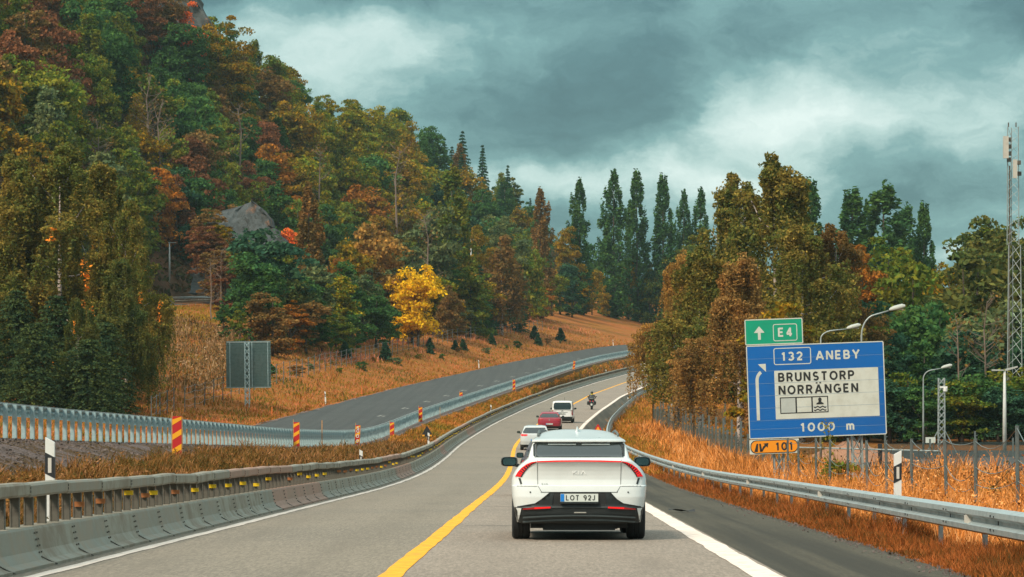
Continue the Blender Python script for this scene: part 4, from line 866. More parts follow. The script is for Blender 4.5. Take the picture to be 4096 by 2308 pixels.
# ------------------------------------------------------------------ W-beam guardrail on the right
gr = thing('guardrail', 'silver corrugated guardrail curving along the right hard shoulder', 'guardrail', (float(yelX(30) + railO(30)), 30, float(ground(yelX(30) + railO(30), 30))))
gzr = lambda x, d: float(ground(x, d))
ds = np.unique(np.concatenate([np.arange(18, 120, 2.), np.arange(120, 470, 4.)]))
mb = sweep(MB(), [(n * 1.3, z * 1.06 + .46) for n, z in W_BEAM], lambda d: float(railO(d)) - .06, ds, gzr, sgn=-1.)
for d in np.arange(22, 180, 4.):
    x = float(yelX(d) + railO(d)) - .06; z = gzr(x, d)
    for dd in (-.12, .12):
        for nn, zz in ((.104, .545), (.104, .705)): mb.box((x - nn, d + dd, z + zz), (.012, .05, .022), 1)
    mb.box((x - .028, d, z + .625), (.012, .022, .09), 1)
wchild(mb, 'rail_beam', [M['galv'], M['dark']], gr)
def upost(mb, x, y, z, r): mb.box((x + .06, y, z + .24), (.055, .10, 1.04)); return mb.box((x + .01, y, z + .62), (.06, .16, .26))
post_part('post', upost, [(float(yelX(d) + railO(d)), d, gzr(yelX(d) + railO(d), d), heading(d)) for d in np.arange(20, 420, 4.)], gr, M['galv'])
for d in np.arange(36.1, 240, 19.2):
    x = float(yelX(d) + railO(d)) - .06; z = gzr(x, d) + .625
    wchild(MB().add([(x - .03, d, z - .07), (x - .125, d - .01, z - .045), (x - .125, d - .01, z + .045), (x - .03, d, z + .07), (x - .03, d + .012, z - .07), (x - .125, d + .002, z - .045), (x - .125, d + .002, z + .045), (x - .03, d + .012, z + .07)],
                   [(0, 1, 2, 3), (7, 6, 5, 4), (0, 4, 5, 1), (1, 5, 6, 2), (2, 6, 7, 3)]), 'reflector', M['refl_w'], gr)
M['old_rail'] = mat('pale_guardrail_steel', wear((.58, .60, .57), (.40, .40, .37), 2., .6, (.45, .6)))
# guardrails of the side road at the left
for nm, e, lab, st in (('guardrail', 47., 'silver guardrail on the far side of the hillside road, below the street lamp', 1.), ('guardrail', 39.5, 'low worn guardrail on the near side of the hillside road, above the grass', 1.)):
    d0, d1 = 345, 440; xf = lambda d, e=e: edgX(d) - e
    g0 = thing(nm, lab, 'guardrail', (float(xf(d0)), d0, float(ground(xf(d0), d0))), group='guardrails of the hillside road')
    wchild(sweep(MB(), [(n * 1.3, z + .46) for n, z in W_BEAM], 0., np.arange(d0, d1, 4.), gzr, xf, sgn=1.), 'rail_beam', M['old_rail'] if e > 40 else M['bar_a'], g0)
    post_part('post', upost, [(float(xf(d)), d, gzr(xf(d), d), 0) for d in np.arange(d0, d1, 4.)], g0, M['galv'] if e > 40 else M['bar_b'])
sr = stripe('side_road', -46.4, -40.2, 320, 470, M['asphalt_new'], .03, edgX, lambda x, d: float(ground(x, d)), 6.)

# ------------------------------------------------------------------ big direction sign
def sign_root(px, d, label, name='direction_sign', roll=0.):
    X = pxX(px, d); e = thing(name, label, 'road sign', onG(X, d, -.05)); e.rotation_euler = (0, R(-roll), 0); return e
SD = 103.
sg = sign_root(815, SD, 'large blue and white direction sign with a green E4 panel on top', roll=2.1)
tl = Vector(at(745.9, 345.9, SD)) - sg.location; tl.rotate(Matrix.Rotation(R(2.1), 3, 'Y'))
tl = Matrix.Rotation(R(2.1), 3, 'Y') @ (Vector(at(745.9, 345.9, SD)) - sg.location)
LX, LZ = tl.x, tl.z
PW, PH = 4.89, 3.32
def rrect(x0, z0, x1, z1, r, n=5):
    out = []
    for cx, cz, a0 in ((x1 - r, z1 - r, 0), (x0 + r, z1 - r, 90), (x0 + r, z0 + r, 180), (x1 - r, z0 + r, 270)):
        for i in range(n + 1):
            a = R(a0 + 90 * i / n); out.append((cx + r * math.cos(a), cz + r * math.sin(a)))
    return out
def plate(u0, v0, u1, v1, y0, y1, r=.05, mb=None, mi=0): return (mb or MB()).prism(rrect(LX + u0, LZ - v1, LX + u1, LZ - v0, r), y0, y1, mi)
def frame(u0, v0, u1, v1, t, y0, y1, r, mb):
    o, i = rrect(LX + u0, LZ - v1, LX + u1, LZ - v0, r), rrect(LX + u0 + t, LZ - v1 + t, LX + u1 - t, LZ - v0 - t, max(r - t, .01)); n = len(o)
    V = [(p[0], y0, p[1]) for p in o] + [(p[0], y0, p[1]) for p in i] + [(p[0], y1, p[1]) for p in o] + [(p[0], y1, p[1]) for p in i]
    return mb.add(V, [(a, (a + 1) % n, n + (a + 1) % n, n + a) for a in range(n)] + [(a, 2 * n + a, 2 * n + (a + 1) % n, (a + 1) % n) for a in range(n)] + [(n + a, n + (a + 1) % n, 3 * n + (a + 1) % n, 3 * n + a) for a in range(n)])
bp = plate(0, 0, PW, PH, 0, .05, .06).build('blue_panel', M['blue'], sg)
mb = frame(0, 0, PW, PH, .035, -.004, .0, .06, MB()); frame(.97, .118, 2.30, .72, .03, -.004, 0, .08, mb)
u = .35; path = [(u, 2.66), (u, 1.25)] + [(u + .30 * (1 - math.cos(a)), 1.25 - .34 * math.sin(a)) for a in np.linspace(0, 1.05, 8)[1:]]
wd = .055
L_, R_ = [], []
for i, (a, b) in enumerate(path):
    j0, j1 = path[max(i - 1, 0)], path[min(i + 1, len(path) - 1)]; tx, ty = j1[0] - j0[0], j1[1] - j0[1]; q = math.hypot(tx, ty); L_.append((a + ty / q * wd, b - tx / q * wd)); R_.append((a - ty / q * wd, b + tx / q * wd))
mb.prism([(LX + a, LZ - b) for a, b in L_ + R_[::-1]], -.004, 0)
mb.prism([(LX + a, LZ - b) for a, b in [(.40, .67), (.68, .66), (.68, .95)]], -.005, 0)
mb.build('white_border', M['sign_w'], bp)
mb = MB()
for v in (.48, .92, 1.36, 1.80, 2.24, 2.68, 2.98): mb.box((LX + PW / 2, -.001, LZ - v), (PW - .1, .003, .008))
mb.build('panel_seam', M['sign_seam'], bp)
wp = plate(.97, .925, 4.66, 2.65, -.006, 0, .02).build('white_panel', M['sign_w'], sg)
mb = MB()
for v in (1.36, 1.80, 2.24): mb.box((LX + 2.815, -.007, LZ - v), (3.69, .003, .009))
mb.build('panel_seam', M['sign_seam'], wp)
strokes('132', .30, .77, M['sign_w'], bp, LX + 1.24, -.005, LZ - .575)
strokes('ANEBY', .31, 1.575, M['sign_w'], bp, LX + 2.46, -.005, LZ - .587)
strokes('BRUNSTORP', .31, 2.71, M['sign_k'], wp, LX + 1.10, -.011, LZ - 1.315)
strokes('NORRÄNGEN', .31, 2.83, M['sign_k'], wp, LX + 1.10, -.011, LZ - 1.773)
strokes('1000', .30, 1.24, M['sign_w'], bp, LX + 1.82, -.005, LZ - 3.115)
strokes('m', .30, .28, M['sign_w'], bp, LX + 3.46, -.005, LZ - 3.11)
mb = MB()
frame(1.134, 1.875, 1.134 + .585, 2.46, .035, -.010, -.006, .02, mb); frame(1.134 + .565, 1.875, 1.134 + 1.15, 2.46, .035, -.0105, -.006, .02, mb); frame(1.134 + 1.13, 1.875, 1.134 + 1.715, 2.46, .035, -.010, -.006, .02, mb)
cx = 1.134 + 1.42
mb.prism([(LX + cx + .062 * math.cos(a), LZ - 1.995 + .072 * math.sin(a)) for a in np.linspace(0, 6.283, 17)[:-1]], -.010, -.006)
mb.prism([(LX + cx + a, LZ - b) for a, b in [(-.05, 2.05), (.05, 2.05), (.055, 2.09), (.12, 2.12), (.135, 2.17), (-.135, 2.17), (-.12, 2.12), (-.055, 2.09)]], -.010, -.006)
for v in (2.24, 2.34):
    top = [(cx - .22 + .44 * i / 20, v + .022 * math.sin(i / 20 * 6.283 * 2.5)) for i in range(21)]
    mb.prism([(LX + a, LZ - b) for a, b in top + [(a, b + .045) for a, b in top[::-1]]], -.010, -.006)
mb.build('bathing_symbol', M['sign_k'], wp)
plate(1.17, 1.91, 1.68, 2.425, -.009, -.006, .01).build('blank_square', M['sign_grey'], wp)
gp = plate(-.02, -.93, 2.04, -.015, -.002, .05, .05).build('green_panel', M['green'], sg)
mb = frame(-.02, -.93, 2.04, -.015, .035, -.006, -.002, .05, MB()); frame(.98, -.735, 1.84, -.125, .028, -.006, -.002, .08, mb)
mb.prism([(LX + a, LZ - b) for a, b in [(.49, -.68), (.31, -.46), (.31, -.445), (.44, -.445), (.44, -.20), (.54, -.20), (.54, -.445), (.67, -.445), (.67, -.46)]], -.006, -.002)
mb.build('white_border', M['sign_w'], gp)
strokes('E4', .31, .52, M['sign_w'], gp, LX + 1.155, -.007, LZ + .285)
ox = plate(.0, PH + .03, 1.76, PH + .54, 0, .03, .02).build('exit_plate', M['sign_w'], sg)
mb = plate(.03, PH + .05, 1.72, PH + .52, -.004, 0, .2); mb.build('black_border', M['sign_k'], ox)
plate(.06, PH + .08, 1.69, PH + .49, -.007, -.004, .18).build('orange_face', M['sign_o'], ox)
mb = MB()
for pl in ([(.16, .43), (.25, .14), (.31, .14), (.29, .43)], [(.36, .43), (.34, .14), (.40, .14), (.45, .43)], [(.45, .43), (.40, .43), (.47, .25), (.54, .19), (.49, .14), (.67, .12), (.64, .29), (.59, .24), (.52, .31)]):
    mb.prism([(LX + a, LZ - PH - .03 - b) for a, b in pl], -.010, -.007)
mb.build('exit_symbol', M['sign_k'], ox)
strokes('101', .28, .62, M['sign_k'], ox, LX + .92, -.010, LZ - PH - .43)
def lattice(mb, x, y, z0, z1, w0, w1, n, r=.03, rb=.014, legs=4):
    cs = [(-1, -1), (1, -1), (1, 1), (-1, 1)] if legs == 4 else [(-1, -.58), (1, -.58), (0, 1.15)]
    P = lambda c, t: (x + c[0] * (w0 + (w1 - w0) * t) / 2, y + c[1] * (w0 + (w1 - w0) * t) / 2, z0 + (z1 - z0) * t)
    for c in cs: mb.tube([P(c, 0), P(c, 1)], r, 5)
    for i in range(n):
        a, b = i / n, (i + 1) / n
        for j in range(len(cs)):
            c0, c1 = cs[j], cs[(j + 1) % len(cs)]
            mb.tube([P(c0, a), P(c1, b)], rb, 4, caps=False)
            if legs == 4: mb.tube([P(c1, a), P(c0, b)], rb, 4, caps=False)
    return mb
for uu in (1.05, 3.85): lattice(MB(), LX + uu, .32, -.3, LZ - .1, .34, .34, 9).build('lattice_leg', M['pole'], sg)

# ------------------------------------------------------------------ back of the sign at the left
bs = sign_root(249, 240, 'grey green back of a large sign carried by one lattice column', 'road_sign', .6)
z1 = HY - 343.; z1 = ZC + (HY - 341.) * 240 / F - bs.location[2]; z0 = ZC + (HY - 388.) * 240 / F - bs.location[2]; wv = 44.6 * 240 / F / 2
mb = MB(); n = 30
for i in range(n):
    h = (z1 - z0) / n; zc = z0 + h * (i + .5); mb.box((0, .02, zc), (2 * wv, .03, h * .98)); mb.box((0, -.03, zc + h * .25), (2 * wv, .09, h * .34))
mb.build('slatted_panel', M['sign_back'], bs)
for q in (z0 + .04, z1 - .09): MB().box((0, -.06, q), (2 * wv - .06, .05, .06)).build('cross_rail', M['pole'], bs)
for q in (-.83, .16, .87): MB().box((q * wv, -.06, (z0 + z1) / 2), (.05, .06, z1 - z0 - .2)).build('upright', M['galv_new'], bs)
lattice(MB(), -.05 * wv, -.3, -.3, z1 - .1, .36, .36, 11, .035, .016).build('lattice_column', M['galv_new'], bs)

# ------------------------------------------------------------------ delineator posts
def delineator(px, d, side, label, h=1.05, X=None, lean=0.):
    X = pxX(px, d) if X is None else X; e = thing('delineator_post', label, 'delineator', onG(X, d), 0, 'delineator posts'); w = .058; s = side
    e.rotation_euler = (0, R(lean), 0)
    z = lambda x, q: q + s * x * .55
    MB().prism([(-w, -.1), (w, -.1), (w, z(w, h - .03)), (-w, z(-w, h - .03))], -.035, .035).build('white_body', M['white_pl'], e)
    b = MB().prism([(-w - .003, z(-w, h - .49)), (w + .003, z(w, h - .49)), (w + .003, z(w, h - .22)), (-w - .003, z(-w, h - .22))], -.039, .039).build('black_band', M['black_pl'], e)
    MB().prism([(-.022, h - .45), (.022, h - .45), (.022, h - .26), (-.022, h - .26)], -.044, -.039).build('reflector', M['refl_w'], b)
for a in [(50.2, 37, -1, 'nearest white delineator standing behind the barrier at the left', 1.44), (361, 106, -1, 'white delineator behind the barrier, below the red and white distance board', 1.15), (428.6, 175, -1, 'white delineator in front of the dark warning triangle', 1.05),
          (491, 260, -1, 'white delineator in the median left of the white van', 1.05), (606, 430, -1, 'far white delineator in the median near the overhanging birch', 1.05), (897.6, 46.5, 1, 'white delineator behind the right guardrail, in the orange grass', 1.50), (628, 312, 1, 'white delineator behind the right guardrail beside the motorcyclist', 1.1)]: delineator(*a)
for px, d, lab in [(333, 258, 'leaning delineator on the far edge of the old carriageway, near the sign back'), (486, 398, 'delineator on the far edge of the old carriageway below the bright yellow tree'), (619, 560, 'farthest delineator on the far edge of the old carriageway')]:
    delineator(px, d, -1, lab, 1.25, float(edgX(d)) - .8, -3.)

# ------------------------------------------------------------------ striped marker boards and stakes in the median
def board(px, d, label, kind='stripe', rz=0., lean=0., h=1.12):
    e = thing('marker_board', label, 'marker board', onG(pxX(px, d), d, -.05), rz, 'red and yellow marker boards'); e.rotation_euler = (0, R(lean), rz); w = .13
    p = MB().box((0, 0, h * .5 + .1), (2 * w, .02, h)).build('board', M['sign_r'], e)
    mb = MB()
    if True:
        for q in (.12, .50, .88):
            z = .12 + h * q; pts = [(-w, z - .14), (w, z + .02), (w, z + .18), (-w, z + .02)]; pts = [(a, min(max(b, .11), h + .09)) for a, b in pts]; mb.prism(pts, -.014, -.0101)
        mb.build('yellow_stripe', M['sign_y'], p)
    if kind != 'stripe':
        mb = MB()
        for q in (.12, .38, .64):
            z = .16 + h * q; c = [(.085 * math.cos(a), z + .10 * math.sin(a)) for a in np.linspace(0, 6.283, 15)[:-1]]; i = [(a * .55, z + (b - z) * .6) for a, b in c]; n = len(c)
            mb.add([(a, -.019, b) for a, b in c] + [(a, -.019, b) for a, b in i], [(k, (k + 1) % n, n + (k + 1) % n, n + k) for k in range(n)])
        mb.build('white_digit', M['sign_w'], p)
        strokes('S', .2, .17, M['sign_w'], p, -.085, -.019, .95, name='white_letter')
    for sx, hh in ((-w - .012, h + .22), (w + .006, h + .06)): MB().box((sx, .014, hh / 2), (.035, .03, hh)).build('wooden_stake', M['wood'], e)
for a in [(177, 83, 'nearest red and yellow striped board, left of the grey fence bend'), (296.5, 133, 'second red and yellow striped board, right of the nearest one'), (357, 168, 'red and white board with round marks near the dark triangle', 'S', 0, 3.), (392, 190, 'striped board left of the dark warning triangle'),
          (420.5, 222, 'striped board half hidden behind the dark triangle'), (461, 262, 'striped board in the median left of the delineator by the van'), (514, 312, 'striped board farther along the guardrail above the red car'), (573.5, 395, 'farthest pale striped board, leaning by the guardrail', 'stripe', 0, 6.)]: board(*a)
for px, d, h, lab in [(322, 150, 1.3, 'plain wooden stake in front of the guardrail'), (440, 236, .7, 'short wooden peg on the gravel by the guardrail')]: tag(MB().box((0, 0, h / 2), (.05, .05, h + .1)).build('wooden_stake', M['wood'], None, loc=onG(pxX(px, d), d)), lab, 'stake', 'wooden stakes')
M['flag'] = mat('orange_peg', col=(.75, .17, .03), rough=.6)
for px, d, e_, lab in [(363, 285, .9, 'orange survey peg at the edge of the old carriageway'), (287.6, 228, 1.2, 'orange survey peg nearest the sign back'), (622, 575, 1.5, 'red survey peg beside the farthest delineator')]: tag(MB().box((0, 0, .45), (.06, .06, 1.0)).box((0, -.01, .25), (.25, .02, .05)).build('survey_peg', M['flag'], None, loc=onG(float(edgX(d)) - e_, d)), lab, 'peg', 'survey pegs')
def triangle(px, d, apex_y, side, label, back, X=None):
    X = pxX(px, d) if X is None else X; e = thing('warning_sign', label, 'road sign', onG(X, d)); zt = ZC + (HY - apex_y) * d / F - e.location[2]; h = side * .866
    tri = lambda s, r=.04: [(q[0] * s, zt - h * .667 + q[1] * s) for q in [(-side / 2, -h / 3), (side / 2, -h / 3), (side / 2 - .03, -h / 3 + .06), (.03, h * .667 - .02), (-.03, h * .667 - .02), (-side / 2 + .03, -h / 3 + .06)]]
    a = MB().prism(tri(1.), 0, .02).build('plate', M['sign_k'] if back else M['sign_r'], e)
    if not back:
        MB().prism(tri(.74), -.004, 0).build('yellow_face', M['sign_o'], a)
        MB().prism([(-.2, zt - h * .84), (-.2, zt - h * .80), (-.12, zt - h * .70), (-.05, zt - h * .80), (.05, zt - h * .80), (.12, zt - h * .70), (.2, zt - h * .80), (.2, zt - h * .84)], -.008, -.004).build('bump_symbol', M['sign_k'], a)
    else:
        mb = MB(); [mb.box((sx, -.01, zt - h + .07), (.16, .02, .10)) for sx in (-side * .3, side * .3)]; mb.build('yellow_corner', M['sign_y'], a)
    MB().tube([(0, .05, -.1), (0, .05, zt - .15)], .03, 8).build('post', M['pole'], e)
triangle(598, 150, 424, .9, 'red edged yellow triangular warning sign on the right shoulder', False)
triangle(427, 190, 426, .80, 'dark back of a triangular warning sign in the median', True)

# ------------------------------------------------------------------ wire fences
def wire_fence(label, pts, h, strands, name='wire_fence', sag=.12, pr=.03, wr=.007, jit=.06):
    e = thing(name, label, 'fence', onG(*pts[0])); prev = None; mb = MB()
    for i, (x, d) in enumerate(pts):
        z = float(ground(x, d)); hh = h * (1 + rng.normal(0, jit * .5)); lx, ly = rng.normal(0, jit * .5, 2)
        top = np.array([x + lx, d + ly, z + hh])
        if i < 100: p = wchild(MB().tube([(x, d, z - .3), top], pr, 6), 'fence_post', M['fpost'], e)
        cur = [np.array([x + lx * f, d + ly * f, z + hh * f]) for f in strands]
        if prev is not None:
            for a, b, f in zip(prev, cur, strands):
                s = sag * rng.uniform(.3, 1.3); mb.tube([a * (1 - t) + b * t - np.array([0, 0, s * 4 * t * (1 - t)]) for t in np.linspace(0, 1, 7)], wr, 4, caps=False)
        prev = cur
    wchild(mb, 'fence_wire', M['wire'], e); return e
xs = [1060, 1018.5, 976.7, 947.7, 911.2, 887.1, 867.6, 847.3, 829.3, 816.4, 799, 788, 778.9]
wire_fence('slack wire game fence of tall thin posts standing behind the right guardrail', [(pxX(x, F * 8 / (x - 559)), F * 8 / (x - 559)) for x in xs], 2.0, (.98, .72, .55, .4, .25), sag=.28, pr=.036, wr=.008)
pts = [(float(edgX(d)) - e, d) for d, e in zip(np.arange(222, 560, 5.), np.interp(np.arange(222, 560, 5.), [222, 250, 300, 360, 430, 560], [7., 7.5, 8.5, 10., 12., 14.]))]
wire_fence('thin wire game fence running along the grass slope above the old carriageway', pts, 2.0, (.98, .75, .5, .25), sag=.15, pr=.04, wr=.011)
pts = [(float(edgX(d)) - e, d) for d, e in [(206, 6), (210, 6.4), (214, 6.8), (218, 7.), (222, 7.2)]]
wire_fence('short slack end of the game fence in front of the spruces', [(x - .6, d - .2) for x, d in pts], 1.8, (.98, .6, .3), sag=.25, pr=.04, wr=.011)
# close-meshed fence of the pond
def mesh_net(t, b):
    p = t.n('ShaderNodeNewGeometry').outputs['Position']; sp = t.n('ShaderNodeSeparateXYZ'); t.put(sp.inputs[0], p)
    a = t.m('FRACT', t.m('MULTIPLY', t.m('ADD', sp.outputs[0], sp.outputs[1]), 16.)); c = t.m('FRACT', t.m('MULTIPLY', sp.outputs[2], 16.))
    t.put(b.inputs['Alpha'], t.m('ADD', t.m('MAXIMUM', t.m('LESS_THAN', a, .32), t.m('LESS_THAN', c, .32)), 0., clamp=True))
M['net'] = mat('steel_net', mesh_net, col=(.085, .115, .105), rough=.6, metal=.2)
def net_fence(label, pts, h, step, tall):
    P = []
    for (a, b), (c, e) in zip(pts[:-1], pts[1:]):
        n = max(1, int(math.hypot(c - a, e - b) / step)); P += [(a + (c - a) * i / n, b + (e - b) * i / n) for i in range(n)]
    P.append(pts[-1]); f = thing('mesh_fence', label, 'fence', onG(*P[0])); z = [float(ground(*p)) for p in P]
    wchild(MB().grid(np.array([[(p[0], p[1], q), (p[0], p[1], q + h)] for p, q in zip(P, z)])), 'steel_net', M['net'], f)
    for i, (p, q) in enumerate(zip(P, z)):
        t = tall if i % 2 == 0 else h + .25; mb = MB().box((p[0], p[1], q + t / 2), (.11, .09, t))
        if i % 2 == 0: [mb.box((p[0] + .10, p[1] - .02, q + h * .55 + k * .22), (.10, .06, .05)) for k in range(int((t - h * .5) / .22))]
        wchild(mb, 'fence_post', M['fpost'], f)
px4 = [(653, 252), (683, 222), (697, 200), (716, 172), (741, 146), (772, 128)]
net_fence('dark close-meshed fence on the grass bank in front of the birches', [(pxX(a, d), d) for a, d in px4], 1.75, 4.2, 2.6)
net_fence('far side of the dark mesh fence, behind the white birch trunk', [(pxX(a, d), d) for a, d in [(653, 252), (668, 268), (690, 285), (725, 275)]], 1.6, 4.5, 2.5)
net_fence('grey yard fence of stout posts behind the game fence', [(pxX(a, d), d) for a, d in [(885, 176), (930, 180), (975, 184), (1050, 188)]], 1.0, 3., 1.7)

# ------------------------------------------------------------------ lamps, masts and poles
M['lamp'] = mat('lamp_housing', wear((.42, .44, .40), (.22, .16, .10), 14., .5, (.4, .6), lo=.5, hi=.7)); M['lens'] = mat('lamp_lens', col=(.5, .47, .36), rough=.2)
def curved_lamp(px, d, neck_y, hx0, hx1, hy, label, r=.06):
    X = pxX(px, d); e = thing('street_lamp', label, 'street lamp', onG(X, d, -.1)); k = d / F; b = e.location
    zt = ZC + (HY - neck_y) * k - b[2]; zh = ZC + (HY - hy) * k - b[2]; x0 = (hx0 - px) * k; x1 = (hx1 - px) * k
    pts = [(0, 0, 0), (0, 0, zt * .5), (0, 0, zt)] + [(x0 * .55 * (1 - math.cos(a)), 0, zt + (zh - zt) * .82 * math.sin(a)) for a in np.linspace(0, 1.45, 8)[1:]] + [(x0, 0, zh - .03)]
    rr = [r * 1.25, r * 1.05, r * .75] + [r * .65] * 7 + [r * .5]
    MB().tube(pts, rr, 8).build('pole', M['pole'], e, True)
    L = x1 - x0; t = .18; mb = MB()
    S = [(0, .05, .05), (.08, .09, .10), (.3, .14, .15), (.8, .15, .16), (1., .10, .08)]
    mb.grid(np.array([[(x0 + L * s + 0 * w_, w_ * math.cos(a) * 1.1, zh + t * s + h_ * (max(math.sin(a), -.5))) for a in np.linspace(0, 6.283, 13)[:-1]] for s, w_, h_ in S]), 0, True)
    h = mb.build('lamp_head', M['lamp'], e, True); MB().box((x0 + L * .6, 0, zh + t * .6 - .085), (L * .55, .2, .05)).build('lens', M['lens'], h)
curved_lamp(861.5, 140, 336, 889, 905, 310, 'tall curved arm lamp rising right above the blue sign')
curved_lamp(820.8, 164, 339, 846.5, 860.5, 328.5, 'curved arm lamp just left of the taller one behind the blue sign')
curved_lamp(923.3, 205, 379, 941, 952, 368, 'lone curved arm lamp right of the blue sign')
def straight_lamp(px, d, top, w0, w1, label, X=None):
    X = pxX(px, d) if X is None else X; e = thing('street_lamp', label, 'street lamp', onG(X, d, -.1)); h = ZC + (HY - top) * d / F - e.location[2]
    MB().tube([(0, 0, 0), (0, 0, h * .5), (0, 0, h)], [.15, .13, .09], 8).build('pole', M['old_rail'], e, True)
    m = MB().prism([(w0, h), (w1, h + .02), (w1, h + .10), (w0, h + .12)], -.16, .16); m.build('lamp_head', M['lamp'], e); return e
straight_lamp(169.5, 428, 243, -.15, 1.0, 'slim street lamp behind the hillside guardrail at the left')
straight_lamp(471, 520, 240, -.12, 1.0, 'street lamp peeping out of the trees left of the rusty end poplar')
e = straight_lamp(1004.6, 205, 371, -.9, -.05, 'twin headed lamp in the yard at the right edge')
MB().prism([(.05, 5.75), (.9, 6.0), (.9, 6.1), (.05, 5.9)], -.16, .16).build('lamp_head', M['lamp'], e)
for px, d, top, lab, h in [(683, 248, 372, 'tall grey pole in the mesh fence right of the white birch trunk', 0)]: tag(MB().tube([(0, 0, 0), (0, 0, ZC + (HY - top) * d / F - float(ground(pxX(px, d), d)))], .07, 8).build('pole', M['pole'], None, True, onG(pxX(px, d), d)), lab, 'pole')
X = pxX(672, 256); e = thing('camera_pole', 'slim pole with white dome camera right of the left birch trunk', 'camera pole', onG(X, 256)); h = ZC + (HY - 384) * 256 / F - e.location[2]
MB().tube([(0, 0, 0), (0, 0, h)], .08, 8).build('pole', M['pole'], e, True); MB().lathe([(0, -.25), (.16, -.2), (.22, -.05), (.2, .08), (0, .1)], 12, c=(.3, 0, h - .1)).tube([(0, 0, h), (.3, 0, h)], .04, 6).build('dome_camera', M['white_pl'], e, True); MB().box((0, -.1, 1.), (.3, .12, .6)).build('box', M['wood'], e)
e = thing('lattice_mast', 'short lattice mast with camera beside the lone yard lamp', 'mast', onG(pxX(941.5, 190), 190, -.2)); h = ZC + (HY - 378) * 190 / F - e.location[2]
lattice(MB(), 0, 0, 0, h, .42, .38, 12, .03, .015).build('lattice', M['pole'], e); MB().lathe([(0, -.2), (.14, -.12), (.14, .1), (0, .14)], 10, c=(.22, -.2, h - .75)).box((.1, -.2, h - .6), (.5, .1, .12)).build('camera_head', M['white_pl'], e)
for s in (-1, 1): MB().tube([(s * .2, 0, 1.9), (s * 1.1, 0, .2)], .03, 5).build('brace', M['pole'], e)
MD = 226.
e = thing('telecom_mast', 'tall lattice telecom mast with two pale antenna panels at the right', 'mast', onG(pxX(1014, MD), MD, -.3)); k = MD / F; bz = e.location[2]; zz = lambda y: ZC + (HY - y) * k - bz
x_ = lambda p: (p - 1014) * k
h = zz(127); lattice(MB(), 0, 0, 0, zz(245), 1.25, .92, 15, .04, .017, 3).build('lower_lattice', M['pole'], e); lattice(MB(), -.12, 0, zz(245), h, .92, .84, 13, .036, .016, 3).build('upper_lattice', M['pole'], e)
M['ant'] = mat('antenna_cover', wear((.52, .50, .44), (.40, .37, .32), 2., .5, (.5, .6)))
MB().box((x_(1004.3), -.7, (zz(137) + zz(159)) / 2), (5.2 * k, .25, zz(137) - zz(159))).build('antenna_panel', M['ant'], e); MB().box((x_(1013), -.9, (zz(160.5) + zz(179)) / 2), (4.2 * k, .22, zz(160.5) - zz(179))).build('antenna_panel', M['ant'], e)
mb = MB()
for a, b in ((1008.5, 140), (1008.5, 147), (1008.5, 154), (1018, 163), (1018.5, 174), (1008, 160)): mb.box((x_(a), -.4, zz(b)), (.28, .3, .32))
mb.build('radio_unit', M['bar_post'], e)
[MB().tube([(x_(a), 0, h), (x_(a), 0, h + .35)], .05, 6).build('lightning_rod', M['bar_post'], e) for a in (1008.5, 1016)]
mb = MB().tube([(-.35, .25, .5), (-.3, .25, h - 3)], .06, 6); mb.build('cable_run', M['bar_post'], e)
# yard: gravel heap, asphalt, board, barrier pole
M['heap'] = mat('sandy_gravel', grassy([(.34, .165, .095), (.28, .135, .075), (.40, .20, .12), (.18, .09, .06)], 6., .8))
hx, hd = pxX(850, 172), 172.; V = []
for i in range(9):
    t = i / 8; V.append([(hx + math.cos(a) * (4.2 * (1 - t ** .8) + .02) * (1 + .12 * math.sin(3 * a + 1)), hd + math.sin(a) * 3.2 * (1 - t ** .8), float(ground(hx, hd)) + (1.35 * t - .1) + rng.normal(0, .05)) for a in np.linspace(0, 6.283, 25)[:-1]])
tag(MB().grid(np.array(V), 0, True).build('gravel_heap', M['heap'], None, True), 'reddish gravel heap under the right part of the blue sign', 'heap')
yd = MB(); V = [[(pxX(a, d), d, float(ground(pxX(a, d), d)) + .03) for a in np.linspace(848, 1110, 14)] for d in np.linspace(138, 205, 16)]; yd.grid(np.array(V)); setting(yd.build('yard', M['asphalt_new']))
yd = MB(); V = [[(pxX(a, d), d, float(ground(pxX(a, d), d)) + .04) for a in np.linspace(690 + (280 - d) * .0, 742 + (d - 215) * -.1, 8)] for d in np.linspace(205, 275, 14)]; yd.grid(np.array(V)); setting(yd.build('path', M['asphalt_new']))
e = thing('notice_board', 'small pale notice board on a leg beside the lone yard lamp', 'board', onG(pxX(930.5, 182), 182)); MB().box((0, 0, 1.15), (.62, .04, .36)).build('panel', M['sign_w'], e); MB().box((.2, .04, .55), (.07, .05, 1.2)).build('leg', M['fpost'], e)
e = thing('boom_gate', 'grey horizontal boom pole crossing the yard behind the game fence', 'gate', onG(pxX(880, 160), 160)); MB().box((0, 0, .6), (.22, .25, 1.3)).build('post', M['black_pl'], e); MB().tube([(-4.5, -.2, 1.05), (3.2, -.2, .85)], .045, 6).build('boom', M['pole'], e)
for px, d in ((718, 196), (732, 192), (709, 160)): tag(MB().box((0, 0, .7), (.06, .06, 1.5)).build('wooden_stake', M['wood'], None, loc=onG(pxX(px, d), d)), {718: 'wooden stake beside the pond road, left of a pair', 732: 'wooden stake beside the pond road, right of a pair', 709: 'wooden stake in front of the mesh fence'}[px], 'stake', 'wooden stakes by the pond')
